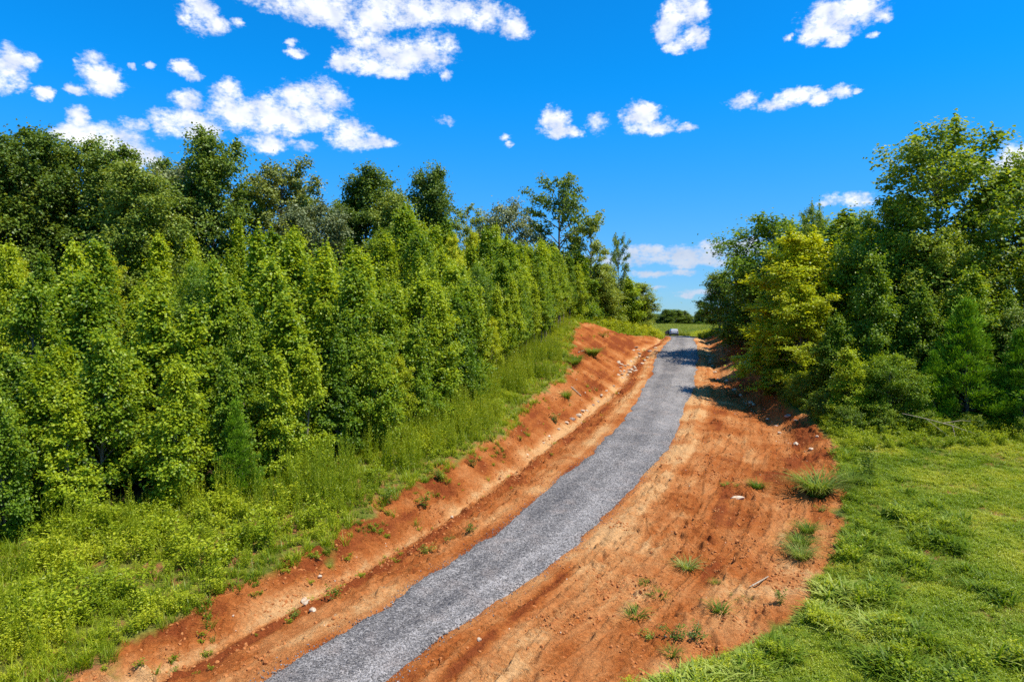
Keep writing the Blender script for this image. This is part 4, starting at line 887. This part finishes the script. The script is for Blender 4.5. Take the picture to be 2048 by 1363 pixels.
one('weed', herb2, -8.0, 24.9, 0.9, 'smallest weed below the cream stones in the near ditch', 'weed', 'plants standing alone on the clay', 0.76)
one('weed', herb2, -2.9, 30.9, 0.8, 'small dark weed between the two creeping ones on the left shoulder', 'weed', 'plants standing alone on the clay', 2.46)
one('weed', herb1, -4.1, 38.3, 1.2, 'fluffy weed at the clay edge under the tallest spires', 'weed', 'plants standing alone on the clay', 4.16)
one('grass_clump', big2, 6.4, 70.4, 0.8, 'green grass streak hanging down the middle of the far red bank', 'grass clump', 'plants standing alone on the clay', 5.86)
one('grass_clump', big2, 6.9, 72.6, 0.9, 'wide grass patch at the left of the far red bank', 'grass clump', 'plants standing alone on the clay', 1.28)
one('grass_clump', big1, 9.5, 80.1, 1.0, 'bright grass clump alone on the face of the far red bank', 'grass clump', 'plants standing alone on the clay', 2.98)
one('weed', herb2, 12.8, 96.0, 2.2, 'small green weed high on the far red bank under its peak', 'weed', 'plants standing alone on the clay', 4.68)
one('grass_tuft', mid1, 4.7, 60.0, 1.3, 'grass tuft on the lower left bank beside the spires', 'grass tuft', 'plants standing alone on the clay', 0.1)
one('weed', herb1, 3.4, 53.9, 1.3, 'leafy weed at the left bank edge above the rocky gully', 'weed', 'plants standing alone on the clay', 1.8)
one('weed', herb3, 23.3, 62.6, 1.0, 'bright leafy weed on the right bank in front of the golden trees', 'weed', 'plants standing alone on the clay', 3.5)
one('weed', herb3, 22.6, 57.0, 1.5, 'bright tufted plant in the sun at the foot of the right wood', 'weed', 'plants standing alone on the clay', 5.2)
# ------------------------------------------------------------------ stones
RK = [rock_mesh(600+i, 'rock', 2, .62) for i in range(7)]; RG = [rock_mesh(620+i, 'rock_grey', 2, .6) for i in range(3)]
def stone(x, y, s, label, k=0, group=None, rot=0.0, grey=False, tilt=0.0, wide=1.0):
    me = (RG if grey else RK)[k % (3 if grey else 7)]
    o = link('rock', me, None, (x, y, gz(x, y)+s*.10), (tilt, tilt*.6, rot), (s*wide, s, s)); return tag(o, label, 'rock', group)
stone(-8.2, 26.6, 0.42, 'cream rounded rock, topmost of the three in the near left ditch', 0, 'cream rocks in the near left ditch', 0.3, False, 0.0, 1.2)
stone(-7.85, 26.0, 0.38, 'cream rock in the middle of the three in the near left ditch', 1, 'cream rocks in the near left ditch', 1.3, False, 0.0, 1.4)
stone(-7.45, 25.2, 0.36, 'flat tan rock, lowest of the three in the near left ditch', 2, 'cream rocks in the near left ditch', 2.2, False, 0.0, 1.7)
stone(-7.9, 27.8, 0.27, 'small white rock alone just above the three cream ones', 3, 'cream rocks in the near left ditch', 0.8, False, 0.0, 1.1)
stone(-6.85, 29.7, 0.17, 'tiny white stone on the clay under the left verge', 4, None, 0.2, False, 0.0, 1)
stone(12.2, 36.6, 0.5, 'flat pale slab lying alone in the middle of the right clay', 5, None, 0.1, False, 0.0, 1.9)
stone(-1.1, 22.75, 0.22, 'small cream stone close to the right edge of the gravel near the photo bottom', 6, None, 0.6, False, 0.0, 1)
stone(-3.1, 34.9, 0.22, 'small pale stone in the sandy ditch left of the gravel, halfway up', 0, None, 0.9, False, 0.0, 1.3)
stone(2.76, 50.7, 0.34, 'upper of two white stones in the gully beside the left bank', 1, 'white stones in the left gully', 0.4, False, 0.0, 1.3)
stone(2.3, 49.3, 0.3, 'lower of two white stones in the gully beside the left bank', 3, 'white stones in the left gully', 1.4, False, 0.0, 1.2)
stone(1.05, 46.2, 0.34, 'pale upright stone at the lower end of the rocky gully', 2, 'white stones in the left gully', 2, False, 0.0, 1)
stone(20.15, 48.2, 0.5, 'white stone in the shade at the foot of the right bank, upper one of two', 0, 'white stones in the shade of the right bank', 0.4, False, 0.0, 1.3)
stone(20.3, 46.1, 0.52, 'white stone in the shade lowest on the right bank', 3, 'white stones in the shade of the right bank', 1.1, False, 0.0, 1.1)
stone(21.4, 47.7, 0.34, 'reddish stone up the shaded bank behind the two white ones', 2, 'white stones in the shade of the right bank', 2.1, False, 0.0, 1.1)
stone(21.9, 53.9, 0.62, 'large grey boulder half under the bushes on the right bank', 1, 'white stones in the shade of the right bank', 0.1, True, 0.0, 1.3)
stone(21.9, 52.5, 0.42, 'flat pale rock just below the large grey boulder', 5, 'white stones in the shade of the right bank', 0.7, True, 0.0, 1.6)
for k, (x, y, s) in enumerate([(13.25,84.8,0.75),(13.55,84.3,0.6),(13.95,84.2,0.55),(14.2,83.1,0.65),(13.3,80.8,0.5),(13.9,80.3,0.6),(12.1,77.3,0.5),(14.4,81.9,0.7),(13.1,82.2,0.45),(14.6,80.5,0.55),(13.4,79.1,0.6),(12.7,79.8,0.5),(14.9,82.3,0.45),(15.2,84.6,0.5),(14.6,85.6,0.6),(12.6,78.2,0.45)]): stone(x, y, s, 'pale broken rock in the heap spilled at the foot of the far red bank', k, 'rocks of the heap below the far red bank', k*1.1, False, .25, 1.25)
for k, (x, y, s) in enumerate([(15.5,89.0,0.6),(16.45,91.2,0.65),(18.3,99.2,0.7),(18.3,100.6,0.6),(17.6,94.0,0.6),(16.35,85.4,0.55),(17.1,87.7,0.5),(19.6,97.0,0.7),(20.3,96.3,0.55),(17.9,90.1,0.5),(16.9,92.6,0.5),(18.0,96.5,0.6),(20.9,99.5,0.6),(17.4,97.8,0.55)]): stone(x, y, s, 'pale rock in the stony ditch above the heap, beside the far end of the gravel', k, 'rocks in the ditch above the heap', k*1.3, k % 4 == 3, .2, 1.3)
for k, (x, y, s) in enumerate([(12.4,76.6,0.5),(10.6,71.0,0.4),(9.4,68.0,0.4),(8.6,65.5,0.5),(7.4,62.0,0.4),(6.1,58.8,0.45),(5.6,57.4,0.6),(5.0,56.4,0.55),(4.4,54.7,0.4),(3.6,52.6,0.35),(8.0,63.6,0.45),(6.6,60.0,0.4)]): stone(x, y, s, 'rock or hard clay lump in the gully between the heap and the two white stones', k, 'rocks in the gully below the heap', k*1.7, k % 3 == 1, .2, 1.2)
for k, (x, y, s) in enumerate([(28.6,99.7,0.6),(27.0,93.6,0.6),(25.9,89.0,0.6),(24.8,84.5,0.6),(22.9,75.8,0.55),(22.5,69.0,0.55),(21.9,62.5,0.5),(21.8,61.4,0.45),(21.1,56.1,0.4),(20.9,53.8,0.4),(20.4,51.8,0.4),(30.2,104.8,0.6),(23.8,79.9,0.55),(23.0,73,0.5),(26.4,91.0,0.5),(25.2,87,0.5),(22.2,66,0.5)]): stone(x, y, s, 'pale rock in the string of stones along the ditch right of the gravel', k, 'rocks in the right ditch', k*1.9, k % 5 == 4, .2, 1.2)
# ------------------------------------------------------------------ dead branches
def branch(name, paths, label, cat, mat='dead_wood'):
    v, f = tubes(paths, 6); c = v.mean(0); me = mesh_np(name, v-c, f, M[mat], smooth=True)
    return tag(link(name, me, None, tuple(c)), label, cat)
b0 = np.array([9.35, 26.3, gz(9.35, 26.3)+.05]); b1 = np.array([10.3, 27.15, gz(10.3, 27.15)+.07])
branch('stick', [(np.stack([b0, (b0+b1)/2+[.04, -.05, .05], b1]), np.array([.035, .03, .018])), (np.stack([b0+[.02, .02, 0], b0+[-.12, -.06, -.02]]), np.array([.03, .015]))], 'bleached bent stick lying on the clay right of the tracks', 'stick')
q = lambda x, y, h: np.array([x, y, gz(x, y)+h])
branch('fallen_branch', [(np.stack([q(26.9, 46.9, 1.55), q(28.3, 46.5, 1.25), q(29.8, 46.0, .85), q(31.2, 45.5, .35), q(31.9, 45.2, .05)]), np.array([.018, .024, .024, .018, .01])),
    (np.stack([q(28.3, 46.5, 1.25), q(28.9, 46.2, .7), q(29.6, 45.9, .1)]), np.array([.02, .018, .01])),
    (np.stack([q(29.3, 46.2, 1.0), q(30.4, 46.1, 1.15), q(31.1, 46.1, 1.1)]), np.array([.022, .016, .01])),
    (np.stack([q(29.8, 46.0, .85), q(29.75, 45.7, .4), q(29.7, 45.5, .05)]), np.array([.02, .015, .01]))], 'bare pale fallen branch arching out of the dark right wood over the meadow edge', 'fallen branch')
branch('stick', [(np.stack([q(7.6, 78.3, .08), q(8.5, 80.6, .12)]), np.array([.06, .04]))], 'long straw-coloured stick on the far red bank between the grass streak and the lone clump', 'stick')
branch('stick', [(np.stack([q(5.4, 62.3, .08), q(6.3, 62.0, .10)]), np.array([.06, .05]))], 'short white stick on the bare left bank above the rocky gully', 'stick')
branch('dead_stem', [(np.stack([q(23.0, 50.6, .3), q(23.9, 51.4, 1.2), q(24.6, 52.0, 2.0)]), np.array([.03, .022, .012]))], 'thin dead stem leaning in the shade at the right wood corner', 'dead stem')
# ------------------------------------------------------------------ the parked car, seen from behind past the crest
def mat_plain(name, c, rough=.5, spec=.5, metal=0.0):
    m, t, out = new_mat(name); pos = t.node('ShaderNodeTexCoord').outputs['Object']
    n = t.noise(pos, 3.0, 4, .6); b = principled(t, out, t.mix(t.rng(n, .3, .8), c+(1,), tuple(v*.82 for v in c)+(1,)), rough, spec, metallic=metal); return m
M['paint'] = mat_plain('white_paint', (0.40, 0.40, 0.41), .4); M['glass'] = mat_plain('dark_glass', (0.015, 0.018, 0.022), .08, .8); M['tyre'] = mat_plain('tyre_rubber', (0.02, 0.02, 0.02), .8)
M['trim'] = mat_plain('black_trim', (0.03, 0.03, 0.03), .6); M['lamp'] = mat_plain('red_lamp', (0.35, 0.012, 0.012), .25); M['rim'] = mat_plain('rim_metal', (0.5, 0.5, 0.52), .3, .5, .8); M['plate'] = mat_plain('plate_white', (0.7, 0.7, 0.66), .5)
def car_part(name, parent, loft, mat, bevel=.03, loc=(0, 0, 0), rot=(0, 0, 0)):
    """loft: cross sections along the length, each a list of (x, z), at y"""
    bm = bmesh.new(); rings = []
    for yy, sec in loft: rings.append([bm.verts.new((a, yy, b)) for a, b in sec])
    n = len(rings[0])
    for i in range(len(rings)-1):
        for j in range(n): bm.faces.new((rings[i][j], rings[i][(j+1) % n], rings[i+1][(j+1) % n], rings[i+1][j]))
    bm.faces.new(rings[0][::-1]); bm.faces.new(rings[-1])
    bmesh.ops.recalc_face_normals(bm, faces=bm.faces)
    if bevel: bmesh.ops.bevel(bm, geom=bm.edges[:], offset=bevel, segments=2, affect='EDGES', clamp_overlap=True)
    me = bpy.data.meshes.new(name); bm.to_mesh(me); bm.free(); me.materials.append(M[mat]); me.update()
    return link(name, me, parent, loc, rot)
def sec(w0, z0, w1, z1, wm=None, zm=None):
    wm = wm if wm else max(w0, w1); zm = zm if zm else (z0+z1)/2
    return [(-w0, z0), (w0, z0), (wm, zm), (w1, z1), (-w1, z1), (-wm, zm)]
cx, cy = 38.1, 160.0; car = bpy.data.objects.new('parked_car', None); col.objects.link(car)
car.location = (cx, cy, gz(cx, cy)+.03); car.rotation_euler = (0, 0, -.12)
tag(car, 'white sport utility vehicle parked tail-on past the crest with its left front door open', 'car')
car_part('body', car, [(0, sec(.80, .42, .84, .95, .90)), (.12, sec(.86, .32, .88, 1.04, .94)), (1.2, sec(.88, .28, .90, 1.06, .955)), (3.3, sec(.88, .28, .89, 1.04, .95)), (4.2, sec(.86, .30, .84, .92, .93)), (4.6, sec(.74, .40, .70, .78, .82))], 'paint', .04)
car_part('cabin', car, [(.10, sec(.86, 1.03, .80, 1.20)), (.38, sec(.88, 1.03, .70, 1.64, .82, 1.35)), (1.2, sec(.89, 1.04, .71, 1.70, .83, 1.4)), (2.5, sec(.89, 1.04, .69, 1.68, .83, 1.4)), (3.35, sec(.87, 1.02, .78, 1.08))], 'paint', .03)
car_part('rear_window', car, [(.135, [(-.68, 1.17), (.68, 1.17), (.60, 1.52), (-.60, 1.52)]), (.165, [(-.68, 1.17), (.68, 1.17), (.60, 1.52), (-.60, 1.52)])], 'glass', 0, rot=(-.16, 0, 0), loc=(0, .18, .02))
for sx in (-1, 1):
    car_part('side_window', car, [(.55, [(sx*.845, 1.12), (sx*.862, 1.12), (sx*.765, 1.55), (sx*.75, 1.55)]), (2.55, [(sx*.845, 1.12), (sx*.862, 1.12), (sx*.765, 1.55), (sx*.75, 1.55)])], 'glass', 0, loc=(sx*.012, 0, 0))
    car_part('tail_light', car, [(-.02, [(sx*.66, .92), (sx*.87, .92), (sx*.86, 1.12), (sx*.70, 1.12)]), (.10, [(sx*.66, .92), (sx*.87, .92), (sx*.86, 1.12), (sx*.70, 1.12)])], 'lamp', .01)
    car_part('mirror', car, [(2.9, [(sx*.93, 1.02), (sx*1.10, 1.04), (sx*1.08, 1.18), (sx*.94, 1.16)]), (3.05, [(sx*.93, 1.02), (sx*1.10, 1.04), (sx*1.08, 1.18), (sx*.94, 1.16)])], 'trim', .02)
car_part('bumper', car, [(-.09, sec(.78, .40, .80, .66, .83)), (.12, sec(.90, .36, .92, .70, .95))], 'trim', .03)
car_part('licence_plate', car, [(-.03, [(-.16, .76), (.16, .76), (.16, .90), (-.16, .90)]), (.05, [(-.16, .76), (.16, .76), (.16, .90), (-.16, .90)])], 'plate', 0)
for sx in (-1, 1):
    car_part('roof_rail', car, [(.6, [(sx*.62, 1.70), (sx*.66, 1.70), (sx*.66, 1.76), (sx*.62, 1.76)]), (2.4, [(sx*.62, 1.70), (sx*.66, 1.70), (sx*.66, 1.76), (sx*.62, 1.76)])], 'trim', .008)
    for yy in (.85, 3.65):
        k = np.linspace(0, 2*math.pi, 25)[:-1]
        w_ = [(yy+.33*math.cos(a), .33+.33*math.sin(a)) for a in k]; r_w = [(yy+.20*math.cos(a), .33+.20*math.sin(a)) for a in k]
        def disc(nm, pr, prof, x0, x1, mt, par, bv):
            bm = bmesh.new(); A = [bm.verts.new((x0, a, b)) for a, b in prof]; B = [bm.verts.new((x1, a, b)) for a, b in prof]; n = len(A)
            for i in range(n): bm.faces.new((A[i], A[(i+1) % n], B[(i+1) % n], B[i]))
            bm.faces.new(A[::-1]); bm.faces.new(B); bmesh.ops.recalc_face_normals(bm, faces=bm.faces)
            me = bpy.data.meshes.new(nm); bm.to_mesh(me); bm.free(); me.materials.append(M[mt]); return link(nm, me, par)
        wl = disc('wheel', car, w_, sx*.72, sx*.93, 'tyre', car, .02); disc('rim', wl, r_w, sx*.925, sx*.945, 'rim', wl, .01)
# the open front door on the driver's side: dark inner panel towards us
dr = car_part('front_door', car, [(0, [(-.03, .35), (.03, .35), (.03, 1.05), (-.01, 1.5), (-.03, 1.5)]), (1.05, [(-.03, .35), (.03, .35), (.03, 1.05), (-.01, 1.12), (-.03, 1.12)])], 'trim', .008, loc=(-.93, 3.1, 0), rot=(0, 0, math.radians(118)))
dr['label'] = 'open door showing its dark inner panel'
